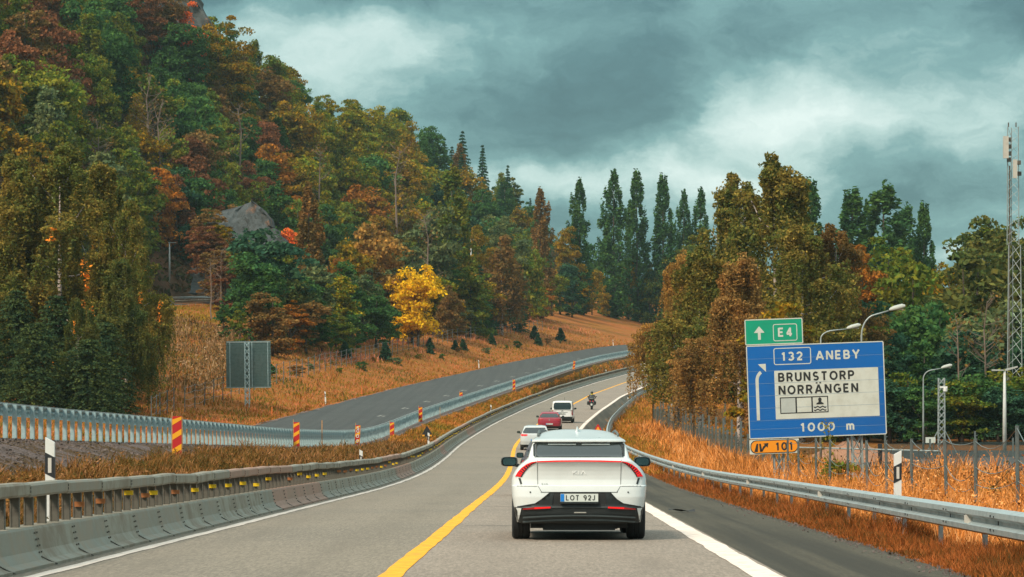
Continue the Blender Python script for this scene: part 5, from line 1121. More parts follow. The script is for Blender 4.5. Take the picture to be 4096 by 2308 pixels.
# ------------------------------------------------------------------ vehicles
def paint(name, c, rough=.25, coat=.6): return mat(name, wear(c, tuple(v * .72 for v in c), 1.2, .35, (rough, rough + .15), lo=.45, hi=.75), coat=coat)
M['car_white'] = paint('pearl_white_paint', (.70, .73, .72)); M['car_black'] = mat('car_black_plastic', wear((.012, .018, .020), (.024, .028, .028), 3., .6, (.45, .65)))
M['glass'] = mat('car_glass', col=(.016, .024, .024), rough=.12, spec=.8, coat=.6)
M['tyre'] = mat('tyre_rubber', col=(.016, .018, .02), rough=.85); M['rim'] = mat('alloy_rim', col=(.30, .31, .31), rough=.35, metal=.8)
M['tail'] = mat('lit_tail_lamp', col=(.55, .01, .01), rough=.2, emis=(1., .010, .014), es=.36); M['tail_dim'] = mat('red_lamp_glass', col=(.36, .008, .012), rough=.15, coat=.6)
M['plate_w'] = mat('plate_white', col=(.62, .66, .62), rough=.4); M['plate_b'] = mat('plate_blue', col=(.01, .20, .62), rough=.4); M['mirror'] = mat('mirror_glass', col=(.10, .15, .155), rough=.10, metal=.9)
M['chrome'] = mat('bright_metal', col=(.62, .64, .62), rough=.25, metal=.7); M['under'] = mat('underbody', col=(.012, .014, .015), rough=.8); M['seam'] = mat('panel_gap', col=(.06, .065, .065), rough=.7)
M['badge'] = mat('badge_white', col=(.92, .93, .92), rough=.3, emis=None)
class Hull:
    """horizontal slices; each level (z, half width, rear y, front y, corner depth)"""
    def __init__(s, lv, n=4.2, cf=.6):
        s.lv = np.array(lv, float); s.n = n; s.cf = cf
    def at(s, z): return [np.interp(z, s.lv[:, 0], s.lv[:, k]) for k in (1, 2, 3, 4)]
    def loop(s, z, nr=26, ns=8):
        w, yr, yf, c = s.at(z); th = np.linspace(-math.pi / 2, math.pi / 2, nr); e = 2 / s.n
        x = w * np.sign(np.sin(th)) * np.abs(np.sin(th)) ** e; q = 1 - np.abs(np.cos(th)) ** e
        cf = min(s.cf, (yf - yr - c) * .6); f = np.linspace(0, 1, ns + 2)[1:-1]
        P = [(a, yr + c * b) for a, b in zip(x, q)] + [(w, yr + c + (yf - cf - yr - c) * t) for t in f] + [(a, yf - cf * b) for a, b in zip(x[::-1], q[::-1])] + [(-w, yf - cf + (yr + c - yf + cf) * t) for t in f]
        return [(a, b, z) for a, b in P]
    def mesh(s, mb, zs, mi=0, top=True):
        L = [s.loop(z) for z in zs]; mb.grid(np.array(L), mi, True)
        if top:
            t = np.array(L[-1]); n = len(t); nr = 26; k = 8
            # bridge left and right halves of the top loop
            rear = t[:nr]; front = t[nr + k:nr + k + nr][::-1]
            mb.grid(np.array([rear + (front - rear) * u for u in np.linspace(0, 1, 6)]) + np.array([0, 0, .001]), mi)
        return mb
    def R(s, x, z):
        w, yr, yf, c = s.at(z); u = min(abs(x) / max(w, 1e-6), 1.); return yr + c * (1 - (1 - u ** s.n) ** (1 / s.n))
def patch(hull, poly, eps=.006, depth=.03, mb=None, mi=0, side=0, step=.05):
    """a piece laid on the hull: outline in (x,z) on the rear or (y,z) on a side"""
    bm = bmesh.new(); vs = [bm.verts.new((p[0], 0, p[1])) for p in poly]; bm.faces.new(vs)
    xs = [p[0] for p in poly]; zs = [p[1] for p in poly]
    for ax, lo, hi in ((0, min(xs), max(xs)), (2, min(zs), max(zs))):
        n = Vector((1, 0, 0)) if ax == 0 else Vector((0, 0, 1)); q = math.floor(lo / step) * step + step
        st = step if ax == 0 and not side or ax == 2 else .4
        while q < hi - 1e-4:
            co = Vector((q, 0, 0)) if ax == 0 else Vector((0, 0, q)); bmesh.ops.bisect_plane(bm, geom=bm.verts[:] + bm.edges[:] + bm.faces[:], plane_co=co, plane_no=n); q += st
    bmesh.ops.triangulate(bm, faces=[f for f in bm.faces if len(f.verts) > 4])
    bm.verts.index_update(); V = []
    for v in bm.verts:
        a, z = v.co.x, v.co.z
        if side: V.append((side * (hull.at(z)[0] + eps), a, z))
        else: V.append((a, hull.R(a, z) - eps, z))
    o = np.array(V); inn = o.copy()
    if side: inn[:, 0] -= side * depth
    else: inn[:, 1] += depth
    F_ = [tuple(v.index for v in f.verts) for f in bm.faces]; n = len(V)
    F_ += [(e.verts[0].index, e.verts[1].index, e.verts[1].index + n, e.verts[0].index + n) for e in bm.edges if len(e.link_faces) == 1]
    bm.free(); return (mb or MB()).add(np.concatenate([o, inn]), F_, mi)
RX = np.array([[0, 0, 1], [0, 1, 0], [-1, 0, 0]], float)
def wheel(par, x, y, r, wd, name='wheel'):
    t = .5 * wd; s = 1 if x > 0 else -1
    mb = MB(); mb.lathe([(r * .66, -t * .9), (r * .9, -t), (r * .975, -t * .86), (r, -t * .62), (r, -t * .3), (r - .008, -t * .27), (r - .008, -t * .2), (r, -t * .17), (r, t * .17), (r - .008, t * .2), (r - .008, t * .27), (r, t * .3), (r, t * .62), (r * .975, t * .86), (r * .9, t), (r * .66, t * .9)], 28, RX, (x, y, r))
    o = mb.build(name, M['tyre'], par, angle=R(40), smooth=True)
    MB().lathe([(r * .66, -t * .8), (r * .66, t * .7), (r * .55, t * .55), (r * .15, t * .62), (0.001, t * .62)], 20, RX * 1. if s > 0 else np.array([[0, 0, -1], [0, 1, 0], [1, 0, 0]], float), (x, y, r)).build('rim', M['rim'], o, True); return o
def place_car(px, d, label, cat, name, lat=None, rev=False, group=None):
    X = pxX(px, d) if lat is None else float(yelX(d)) + lat; z = float(ground(X, d)); s = float(roadZ(d + 3) - roadZ(d)) / 3
    e = thing(name, label, cat, (X, d, z), 0, group); e.rotation_euler = (math.atan(s) * (-1 if rev else 1), 0, heading(d + 2) + (math.pi if rev else 0)); return e
def mirror_pair(e, x, y, z, w=.24, h=.15, m=None):
    for s in (-1, 1):
        mb = MB(); S = [(0., .86, .9), (.05, 1., 1.), (.14, .8, .75), (.2, .35, .3)]
        mb.grid(np.array([[(s * x + w / 2 * a * np.sign(math.cos(t)) * abs(math.cos(t)) ** .55, y + q, z + h / 2 * b * np.sign(math.sin(t)) * abs(math.sin(t)) ** .55) for t in np.linspace(0, 6.283, 17)[:-1]] for q, a, b in S]), 0, True)
        mb.add([(s * x + (i - .5) * .3 * w, y + .2, z + (j - .5) * .3 * h) for i in (0, 1) for j in (0, 1)], [(0, 1, 3, 2)])
        mb.tube([(s * (x - w * .3), y + .08, z - h * .3), (s * (x - w * .8), y + .12, z - h * .55)], .03, 6)
        o = mb.build('wing_mirror', m or M['car_black'], e, angle=R(50), smooth=True)
        MB().add([(s * x + w / 2 * .76 * np.sign(math.cos(t)) * abs(math.cos(t)) ** .55, y - .004, z + h / 2 * .74 * np.sign(math.sin(t)) * abs(math.sin(t)) ** .55) for t in np.linspace(0, 6.283, 25)[:-1]], [tuple(range(23, -1, -1))]).build('mirror_glass', M['mirror'], o)
def number_plate(e, z, y, text, w=.52, h=.11, size=.1):
    p = MB().box((0, y, z), (w, .012, h)).build('number_plate', M['plate_w'], e)
    MB().box((-w / 2 + .027, y - .008, z), (.05, .004, h - .008)).build('blue_strip', M['plate_b'], p)
    MB().box((0, y - .004, z - h / 2 - .012), (w + .01, .02, .024)).build('plate_holder', M['car_black'], p)
    if text: strokes(text, .072, w - .12, M['sign_k'], p, -w / 2 + .075, y - .009, z - .036, .17, .24)
    return p

# --- the white crossover directly ahead
EV_D = 40.
ev = place_car(579.3, EV_D, 'white electric crossover directly ahead with red light bar across its tail', 'car', 'crossover_car'); ev.rotation_euler[2] = -.006
E = lambda cx, cy: ((cx - 886) / 699., (1245 - cy) / 699.)
low = Hull([(.20, .80, .20, 4.5, .42), (.25, .845, .10, 4.6, .42), (.36, .885, .03, 4.68, .44), (.46, .905, .012, 4.69, .44), (.60, .93, .0, 4.69, .46), (.70, .939, .012, 4.66, .47), (.752, .942, .022, 4.62, .47), (.765, .942, .062, 4.6, .46),
            (.84, .940, .078, 4.5, .45), (.90, .925, .075, 4.3, .44), (.96, .892, .065, 4.1, .43), (1.02, .845, .045, 3.9, .42), (1.06, .80, .022, 3.8, .40), (1.09, .762, .006, 3.7, .38), (1.115, .73, .012, 3.65, .37), (1.135, .715, .06, 3.6, .36), (1.15, .70, .16, 3.55, .35)], 4.6)
mb = low.mesh(MB(), np.unique(np.concatenate([np.linspace(.46, 1.15, 50), [.752, .765]])))
body = mb.build('body', M['car_white'], ev, smooth=True, angle=R(38))
# black lower bumper: the part of the hull under the painted skin
mb = low.mesh(MB(), np.linspace(.235, .462, 14), top=False); mb.build('lower_bumper', M['car_black'], ev, smooth=True, angle=R(38))
gh = Hull([(1.14, .705, .19, 3.60, .22), (1.2, .69, .235, 3.42, .2), (1.30, .66, .32, 3.12, .2), (1.38, .632, .39, 2.9, .2)], 6., .5)
g = gh.mesh(MB(), np.linspace(1.14, 1.38, 8)).build('cabin', M['car_white'], ev, smooth=True, angle=R(38))
rf = Hull([(1.352, .640, .36, 2.98, .16), (1.366, .655, .305, 3.0, .17), (1.384, .650, .305, 2.98, .17), (1.40, .632, .37, 2.95, .2), (1.425, .605, .66, 2.88, .4), (1.455, .57, .98, 2.78, .5), (1.49, .52, 1.36, 2.66, .55), (1.52, .44, 1.7, 2.52, .5), (1.54, .33, 1.95, 2.4, .4), (1.548, .20, 2.1, 2.3, .15)], 3.6, .4)
roof = rf.mesh(MB(), np.concatenate([[1.352, 1.366, 1.384, 1.40], np.linspace(1.415, 1.548, 14)])).build('roof', M['car_white'], ev, smooth=True, angle=R(55))
MB().box((0, 1.12, 1.345), (1.22, 1.5, .02)).build('spoiler_underside', M['car_black'], roof)
for s in (-1, 1): MB().prism([(s * .43, 1.322), (s * .04, 1.322), (s * .04, 1.336), (s * .43, 1.336)], .33, .35).build('spoiler_slot', M['chrome'], roof)
patch(gh, [E(470, 296), E(1302, 296), E(1306, 440), E(468, 440)], .008).build('rear_window', M['glass'], ev, smooth=True)
for s in (-1, 1):
    q = lambda cx, cy: (s * (886 - cx) / 699., (1245 - cy) / 699.)
    patch(gh, [q(441, 318), q(466, 300), q(464, 440), q(443, 425)], .010).build('quarter_trim', M['car_black'], ev, smooth=True)
    patch(gh, [(.95, 1.18), (3.2, 1.165), (2.95, 1.30), (2.6, 1.362), (1.1, 1.362)], .008, side=s).build('side_window', M['glass'], ev)
# light bar and lamp clusters
cen = patch(low, [(-.582, 1.081), (-.3, 1.088), (0, 1.091), (.3, 1.088), (.582, 1.081), (.582, 1.097), (.3, 1.108), (0, 1.111), (-.3, 1.108), (-.582, 1.097)], .012).build('light_bar', M['tail'], ev)
upper = [(.592, 1.095), (.66, 1.082), (.73, 1.052), (.80, 1.002), (.85, .945), (.886, .886)]
lower = [(.592, 1.076), (.65, 1.048), (.70, 1.008), (.745, .955), (.78, .905), (.795, .876)]
for s in (-1, 1):
    out = [(s * a, b) for a, b in upper] + [(s * a, b) for a, b in lower[::-1]]
    if s < 0: out = out[::-1]
    c = patch(low, out, .009).build('tail_lamp', M['car_black'], ev)
    mb = MB(); ub = [(s * a, b) for a, b in upper]; ui = [(s * (a - .007), b - .010) for a, b in upper]; pl = ub + ui[::-1]
    patch(low, pl if s > 0 else pl[::-1], .016, .01, mb, step=.03)
    U_, L_ = np.array(upper), np.array(lower); tt = np.linspace(0, 1, 6)
    for f in np.linspace(.10, .95, 10):
        a = np.array([np.interp(f, tt, U_[:, 0]), np.interp(f, tt, U_[:, 1])]); b = np.array([np.interp(f, tt, L_[:, 0]), np.interp(f, tt, L_[:, 1])]); b = a + (b - a) * .80
        dirn = np.array([np.interp(min(f + .05, 1), tt, U_[:, 0]) - np.interp(max(f - .05, 0), tt, U_[:, 0]), np.interp(min(f + .05, 1), tt, U_[:, 1]) - np.interp(max(f - .05, 0), tt, U_[:, 1])]); dirn /= np.linalg.norm(dirn); hw = .003 + .0085 * f
        q = [a - dirn * hw, a + dirn * hw, b + dirn * hw * .9, b - dirn * hw * .9]; patch(low, [(s * p[0], p[1]) for p in q], .015, .008, mb, step=.06)
    mb.build('lit_element', M['tail'], c)
    patch(low, [(s * .842, .862), (s * .812, .862), (s * .790, .785), (s * .812, .772)], .006).build('dark_slot', M['car_black'], ev)
# panel gaps
mb = MB()
for s in (-1, 1):
    patch(low, [(s * .583, 1.12), (s * .577, 1.12), (s * .570, .775), (s * .576, .775)], .004, .02, mb); patch(low, [(s * .575, .757), (s * .569, .757), (s * .518, .674), (s * .526, .674)], .004, .02, mb)
    patch(low, [(s * .86, .748), (s * .58, .748), (s * .58, .755), (s * .86, .757)], .003, .02, mb)
patch(low, [(-.53, .664), (.53, .664), (.53, .672), (-.53, .672)], .004, .02, mb)
mb.build('panel_gap', M['seam'], ev)
blk = [E(258, 921), E(460, 885), E(520, 845), E(602, 778), E(1188, 778), E(1250, 845), E(1312, 885), E(1515, 921), (.885, .45), (-.885, .45)]
patch(low, blk, .010, .03).build('bumper_insert', M['car_black'], ev, smooth=True)
patch(low, [E(640, 785), E(1135, 785), E(1152, 905), E(625, 905)], .014, .01).build('plate_recess', M['under'], ev, smooth=True)
for s in (-1, 1):
    patch(low, [(s * .395, .470), (s * .62, .461), (s * .78, .440), (s * .78, .424), (s * .62, .432), (s * .395, .444)], .022, .02).build('bumper_reflector', M['tail_dim'], ev)
    patch(low, [(s * .397, .467), (s * .62, .459), (s * .62, .435), (s * .397, .446)], .026, .01).build('lit_strip', M['tail'], ev)
    patch(low, [(s * .905, .452), (s * .80, .445), (s * .845, .24), (s * .862, .24)], .016, .02).build('corner_fin', M['car_white'], ev)
patch(low, [(-.075, .380), (.10, .380), (.09, .396), (-.065, .396)], .024, .01).build('fog_lamp', M['chrome'], ev)
mb = MB()
for i, zc in enumerate((.335, .275)): mb.grid(np.array([[(x, low.R(x, zc) - .018 - .012 * (i == 0), zc + dz - .05 * abs(x) ** 2) for x in np.linspace(-.78, .78, 17)] for dz in (0, .012, .022)]))
mb.build('diffuser_ridge', mat('grey_plastic', wear((.040, .052, .054), (.022, .03, .03), 5., .6, (.4, .6))), ev)
number_plate(ev, .592, low.R(0, .59) - .028, 'LOT 92J')
strokes('KI^', .045, .19, M['badge'], ev, -.095, low.R(0, .94) - .010, .918, .16, .14, 'badge_lettering'); strokes('EV6', .02, .085, M['chrome'], ev, -.52, low.R(.47, .78) - .010, .774, .15, .26, 'badge_lettering')
for s in (-1, 1): MB().lathe([(.012, 0), (.009, -.006), (0, -.006)], 10, np.array([[1, 0, 0], [0, 0, 1], [0, -1, 0]], float), (s * .675, low.R(.675, .668) - .004, .668)).build('parking_sensor', M['seam'], ev)
MB().add([(0, 1.55, 1.505), (.03, 1.62, 1.51), (-.03, 1.62, 1.51), (.03, 1.9, 1.535), (-.03, 1.9, 1.535), (0, 1.60, 1.59), (.008, 1.72, 1.592), (-.008, 1.72, 1.592)], [(0, 1, 5), (0, 5, 2), (1, 3, 6, 5), (2, 5, 7, 4), (5, 6, 7), (3, 4, 7, 6)]).build('shark_fin_antenna', M['car_white'], roof)
for s in (-1, 1): MB().tube([(s * .565, .95, 1.455), (s * .560, 1.15, 1.485), (s * .545, 1.8, 1.525), (s * .53, 2.5, 1.50)], .018, 6).build('roof_rail', M['fpost'], roof, True)
mirror_pair(ev, .985, 2.95, 1.075, .25, .145)
for y in (.86, 3.76):
    for s in (-1, 1): wheel(ev, s * .805, y, .362, .255)
mb = MB().box((0, 2.3, .215), (1.35, 4.0, .10)).box((0, .45, .19), (1.0, .5, .10)); [mb.box((x, .86, .20), (.10, .12, .12)) for x in (-.45, -.1, .25, .5)]; mb.tube([(-.7, .9, .3), (.7, .9, .3)], .05, 6); mb.build('underbody', M['under'], ev)
for s in (-1, 1): MB().grid(np.array([[(s * (.90 + .035 * math.sin(a)), .86 + (.44 if q else .385) * math.cos(a), .36 + (.44 if q else .385) * math.sin(a)) for a in np.linspace(-.25, 3.4, 18)] for q in (0, 1)])).build('arch_trim', M['car_black'], ev)

def simple_car(e, W, H, L, belt, col, kind, lamp, plate, bumper=None, lit=False):
    """smaller cars farther ahead; kind hatch / estate / van"""
    w = W / 2; m = col
    rk = {'hatch': (.16, .50), 'estate': (.12, .42), 'van': (.02, .12), 'dark': (.14, .45)}[kind]
    lw = Hull([(.20, w * .9, .16, L - .15, .4), (.34, w * .97, .04, L, .42), (.55, w, 0., L, .42), (.75, w, .025, L - .1, .42), (belt - .12, w * .985, .05, L - .5, .4), (belt - .02, w * (.95 if kind != 'van' else .97), .08, L - 1.0, .36), (belt, w * (.93 if kind != 'van' else .965), rk[0], L - 1.15, .34)], 4.2)
    lw.mesh(MB(), np.linspace(.34, belt, 18)).build('body', m, e, smooth=True, angle=R(40))
    lw.mesh(MB(), np.linspace(.20, .36 if bumper is None else .50, 6), top=False).build('bumper', M['car_black'], e, smooth=True) if bumper is None else None
    if bumper is not None:
        lw.mesh(MB(), np.linspace(.20, .36, 6), top=False).build('bumper', M['car_black'], e, smooth=True); patch(lw, [(-w * .93, .34), (w * .93, .34), (w * .93, .50), (w * .7, .52), (-w * .7, .52), (-w * .93, .50)], .014).build('bumper_strip', M['car_black'], e)
    tw = {'hatch': .70, 'estate': .72, 'van': .86, 'dark': .70}[kind] * w; hz = H - belt
    gw = Hull([(belt - .01, w * (.90 if kind != 'van' else .955), rk[0] + .01, L - 1.2, .2), (belt + hz * .5, (w * .90 + tw) / 2 if kind != 'van' else w * .92, (rk[0] + rk[1]) / 2, L - 1.55, .2), (H - .10, tw * 1.04, rk[1], L - 1.95, .22), (H - .05, tw * .99, rk[1] + .06, L - 2.05, .24), (H - .015, tw * .82, rk[1] + .3, L - 2.2, .3), (H, tw * .6, rk[1] + .6, L - 2.4, .3)], 5., .5)
    gw.mesh(MB(), np.linspace(belt - .01, H, 16)).build('cabin', m, e, smooth=True, angle=R(45))
    zt = H - .13; zb = belt + (.03 if kind != 'van' else .02)
    a, b = w * (.80 if kind != 'van' else .74), tw * (.88 if kind != 'van' else .84)
    ow = [(-a, zb), (a, zb), (a * .98 + .02, zb + .1), (b, zt), (-b, zt), (-a * .98 - .02, zb + .1)] if kind != 'van' else [(-a, zb), (a, zb), (a + .07, zb + .18), (a + .04, zt - .1), (a - .06, zt), (-a + .06, zt), (-a - .04, zt - .1), (-a - .07, zb + .18)]
    patch(gw, ow, .010).build('rear_window', M['glass'], e, smooth=True)
    for s in (-1, 1): patch(gw, [(.75, belt + .05), (L - 1.6, belt + .04), (L - 1.95, H - .14), (.95, H - .14)], .008, side=s).build('side_window', M['glass'], e)
    for s in (-1, 1): patch(lw, [(s * p[0], p[1]) for p in lamp], .012).build('tail_lamp', M['tail'] if lit else M['tail_dim'], e)
    number_plate(e, plate[0], lw.R(0, plate[0]) - .02, plate[1])
    mirror_pair(e, w + .10, L * .58, belt + .05, .2, .15)
    for y in (.8, L - .85):
        for s in (-1, 1): wheel(e, s * (w - .11), y, .315, .2)
    MB().box((0, L / 2, .20), (W * .75, L * .85, .10)).build('underbody', M['under'], e); return lw, gw
M['car_red'] = paint('deep_red_paint', (.30, .012, .03)); M['car_silver'] = paint('silver_paint', (.50, .53, .53), .3); M['car_dark'] = paint('dark_paint', (.035, .022, .024), .2); M['van_white'] = paint('white_paint', (.74, .75, .73), .4)
rc = place_car(549.3, 221, 'small red hatchback between the silver car and the white van', 'car', 'hatchback_car')
lw, gw = simple_car(rc, 1.77, 1.42, 4.3, .96, M['car_red'], 'hatch', [(.40, .82), (.62, .90), (.84, .88), (.87, .80), (.83, .74), (.60, .76)], (.50, 'MXU 227'))
MB().lathe([(.055, 0), (.05, -.012), (0, -.014)], 14, np.array([[1, 0, 0], [0, 0, 1], [0, -1, 0]], float), (0, lw.R(0, .80) - .004, .80)).build('badge', M['chrome'], rc); MB().tube([(.0, 1.2, 1.42), (.0, 1.05, 1.53)], .012, 4).build('antenna', M['car_black'], rc)
va = place_car(562.3, 243, 'white delivery van ahead of the red hatchback', 'van', 'delivery_van')
lw, gw = simple_car(va, 1.82, 1.84, 4.38, 1.10, M['van_white'], 'van', [(.80, 1.22), (.86, 1.22), (.90, .95), (.90, .66), (.80, .62), (.77, .80)], (.80, 'DHL 647'), bumper=1)
patch(lw, [(-.45, .895), (.45, .895), (.45, .92), (-.45, .92)], .02).build('door_handle_strip', M['seam'], va)
MB().prism([(-.10, .95), (0, 1.03), (.10, .95), (.06, .95), (0, .99), (-.06, .95)], lw.R(0, .98) - .014, lw.R(0, .98)).prism([(-.10, 1.00), (0, 1.08), (.10, 1.00), (.06, 1.00), (0, 1.04), (-.06, 1.00)], lw.R(0, .98) - .014, lw.R(0, .98)).build('badge', M['chrome'], va)
MB().tube([(.1, 3.0, 1.82), (.1, 2.85, 2.1)], .012, 4).build('antenna', M['car_black'], va)
sc = place_car(535.2, 172, 'silver car with its lit left tail lamp peeping over the white roof ahead', 'car', 'estate_car')
simple_car(sc, 1.80, 1.47, 4.6, .98, M['car_silver'], 'estate', [(.45, .95), (.84, .97), (.87, .90), (.80, .84), (.48, .86)], (.62, ''), lit=True)
dc = place_car(530, 76, 'dark car mostly hidden behind the left side of the white crossover', 'car', 'dark_car', lat=1.80)
simple_car(dc, 1.83, 1.50, 4.5, 1.02, M['car_dark'], 'dark', [(.55, .92), (.84, .94), (.87, .84), (.60, .80)], (.62, '')); dc.rotation_euler[2] -= .035
oc = place_car(655, 458, 'oncoming white car half hidden by the overhanging birch', 'car', 'oncoming_car', lat=-1.9, rev=True)
simple_car(oc, 1.85, 1.60, 4.5, 1.02, M['van_white'], 'estate', [(.55, .92), (.84, .94), (.87, .84), (.60, .80)], (.62, ''))
# --- motorcycle with rider
mc = place_car(591.5, 292, 'loaded black touring motorcycle on the right of the lane', 'motorcycle', 'motorcycle')
wheel(mc, 0, .32, .31, .19, 'rear_wheel'); wheel(mc, 0, 1.85, .30, .13, 'front_wheel')
M['moto'] = mat('black_fairing', col=(.014, .015, .017), rough=.35, coat=.4)
mb = MB(); S = [(.15, .10, .78, .08), (.35, .16, .80, .10), (.7, .19, .82, .12), (1.1, .22, .88, .16), (1.5, .26, .92, .22), (1.8, .20, .92, .22), (2.0, .08, .88, .12)]
mb.grid(np.array([[(a * math.cos(t), y, z + h * math.sin(t)) for t in np.linspace(0, 6.283, 15)[:-1]] for y, a, z, h in S]), 0, True); mb.tube([(0, .3, .31), (0, .9, .45), (0, 1.4, .5)], .09, 6); mb.box((0, 1.0, .5), (.3, .6, .42)); mb.build('fairing', M['moto'], mc, smooth=True)
for s in (-1, 1): MB().grid(np.array([[(s * .33 + .13 * a * np.sign(math.cos(t)) * abs(math.cos(t)) ** .5, y, .66 + .19 * a * np.sign(math.sin(t)) * abs(math.sin(t)) ** .5) for t in np.linspace(0, 6.283, 15)[:-1]] for y, a in [(.02, .1), (.03, .85), (.1, 1.), (.5, 1.), (.58, .8), (.6, .1)]]), 0, True).build('pannier', M['moto'], mc, angle=R(50))
MB().grid(np.array([[(.30 * a * np.sign(math.cos(t)) * abs(math.cos(t)) ** .5, y, 1.10 + .17 * a * np.sign(math.sin(t)) * abs(math.sin(t)) ** .5) for t in np.linspace(0, 6.283, 15)[:-1]] for y, a in [(-.02, .1), (0, .85), (.06, 1.), (.35, 1.), (.42, .8), (.44, .1)]]), 0, True).build('top_case', M['moto'], mc, angle=R(50))
MB().box((0, -.02, 1.13), (.42, .02, .05)).build('top_case_strip', M['chrome'], mc)
for s in (-1, 1): MB().lathe([(.05, 0), (.04, -.03), (0, -.04)], 12, np.array([[1, 0, 0], [0, 0, 1], [0, -1, 0]], float), (s * .14, .02, .85)).build('tail_lamp', M['tail'], mc); MB().tube([(s * .14, 1.5, 1.1), (s * .40, 1.35, 1.12)], .02, 6).build('handlebar', M['moto'], mc); MB().box((s * .42, 1.42, 1.28), (.13, .03, .08)).build('mirror', M['moto'], mc)
MB().box((0, -.05, .52), (.19, .012, .19)).build('number_plate', M['plate_w'], mc); MB().tube([(.22, .05, .40), (.2, .7, .38)], .06, 8).build('exhaust', M['chrome'], mc)
def skin_body(name, joints, edges, m, par, sub=1):
    me = bpy.data.meshes.new(name); me.from_pydata([j[:3] for j in joints], edges, []); o = link(name, me)
    md = o.modifiers.new('s', 'SKIN'); md.use_smooth_shade = True
    for v, j in zip(me.skin_vertices[0].data, joints): v.radius = (j[3], j[4] if len(j) > 4 else j[3])
    me.skin_vertices[0].data[0].use_root = True
    o.modifiers.new('d', 'SUBSURF').levels = sub; bpy.context.view_layer.update()
    r = bpy.data.meshes.new_from_object(o.evaluated_get(bpy.context.evaluated_depsgraph_get())); bpy.data.objects.remove(o); r.materials.clear(); r.materials.append(m); return link(name, r, par)
M['leather'] = mat('black_riding_suit', wear((.022, .024, .026), (.05, .052, .05), 8., .6, (.5, .7))); M['hivis'] = mat('yellow_collar', col=(.75, .62, .03), rough=.7)
rd = thing('person', 'motorcycle rider in black suit and black helmet with yellow collar', 'person', tuple(mc.location), 0); rd.rotation_euler = mc.rotation_euler.copy()
J = [(0, .78, .95, .17, .13), (0, .84, 1.15, .16, .12), (0, .94, 1.36, .19, .12), (0, .98, 1.50, .09), (0, 1.0, 1.58, .065),
     (-.21, .96, 1.44, .075), (-.33, 1.08, 1.24, .06), (-.36, 1.34, 1.14, .045), (-.35, 1.42, 1.13, .04), (.21, .96, 1.44, .075), (.33, 1.08, 1.24, .06), (.36, 1.34, 1.14, .045), (.35, 1.42, 1.13, .04),
     (-.13, .86, .90, .11), (-.25, 1.26, .82, .085), (-.22, 1.05, .45, .06), (-.22, 1.16, .38, .045), (.13, .86, .90, .11), (.25, 1.26, .82, .085), (.22, 1.05, .45, .06), (.22, 1.16, .38, .045)]
skin_body('riding_suit', J, [(0, 1), (1, 2), (2, 3), (3, 4), (2, 5), (5, 6), (6, 7), (7, 8), (2, 9), (9, 10), (10, 11), (11, 12), (0, 13), (13, 14), (14, 15), (15, 16), (0, 17), (17, 18), (18, 19), (19, 20)], M['leather'], rd)
MB().lathe([(0, -.14), (.09, -.13), (.128, -.04), (.135, .04), (.11, .11), (.05, .15), (0, .155)], 16, c=(0, 1.02, 1.68)).build('helmet', M['moto'], rd, True); MB().lathe([(.12, -.02), (.13, 0), (.10, .04)], 14, c=(0, .985, 1.52)).build('collar', M['hivis'], rd, True)
# ------------------------------------------------------------------ grass and weeds (ground cover)
def blade_mat(name, cols, sc=.5):
    def f(t, b):
        g = t.n('ShaderNodeNewGeometry'); n = t.noise(g.outputs['Position'], sc, 4, .6); r = g.outputs['Random Per Island']
        k = t.m('ADD', t.m('MULTIPLY', t.m('SUBTRACT', n, .5), 2.2), t.m('ADD', t.m('MULTIPLY', t.m('SUBTRACT', r, .5), .9), .5), clamp=True)
        m_ = len(cols) - 1; t.put(b.inputs['Base Color'], t.ramp(k, [(i / m_, c) for i, c in enumerate(cols)])); b.inputs['Roughness'].default_value = .9; b.inputs['Specular IOR Level'].default_value = .1
        b.inputs['Subsurface Weight'].default_value = 0.
    return mat(name, f)
def blades(name, X, d, h, w, m, label, lean=.25, heads=0., dz=0.):
    n = len(X); z = ground(X, d) - .03 + dz; nz = np.sin(X * 1.7 + d * .31 + 2 * np.sin(d * .17)) + np.sin(X * .83 - d * .53 + 1.3) + .7 * np.sin(X * 3.1 + d * .9); h = np.broadcast_to(h, (n,)) * rng.uniform(.5, 1.25, n) * np.clip(.82 + .22 * nz, .35, 1.5); a = rng.uniform(0, 3.1416, n); w = np.broadcast_to(w, (n,))
    B = np.column_stack([X, d, z]); D = np.column_stack([np.cos(a), np.sin(a) * .5, np.zeros(n)]) * (w / 2)[:, None]
    le = rng.normal(0, lean, (n, 2)) * h[:, None]; tip = B + np.column_stack([le[:, 0], le[:, 1], h]); mid = B + np.column_stack([le[:, 0] * .35, le[:, 1] * .35, h * .6])
    V = np.stack([B - D, B + D, mid + D * .7, mid - D * .7], 1); V2 = np.stack([mid - D * .7, mid + D * .7, tip + D * .12, tip - D * .12], 1)
    parts = [V, V2]
    if heads:
        k = rng.random(n) < heads; parts.append(leaves(tip[k], rng.normal(0, 1, (k.sum(), 3)) + np.array([0, -1, .3]), float(np.mean(w)) * 1.5, .55, .4))
    o = soup(name, np.concatenate(parts), m); o['kind'] = 'stuff'; o['label'] = label; o['category'] = 'grass'; return o
def dsamp(n, a, b): u = rng.random(n); return 1 / (1 / a + u * (1 / b - 1 / a))      # even density in the picture
gm_o = blade_mat('dry_grass', [(.20, .085, .020), (.52, .175, .032), (.78, .28, .065), (.86, .42, .16)], .35)
gm_v = blade_mat('verge_grass', [(.06, .045, .012), (.18, .066, .016), (.30, .085, .018), (.42, .125, .035)], .8)
gm_b = blade_mat('bank_grass', [(.13, .12, .014), (.27, .15, .014), (.42, .15, .026), (.60, .21, .055)], .22)
gm_m = blade_mat('median_grass', [(.062, .055, .014), (.13, .076, .018), (.21, .086, .02), (.36, .17, .07)], .5)
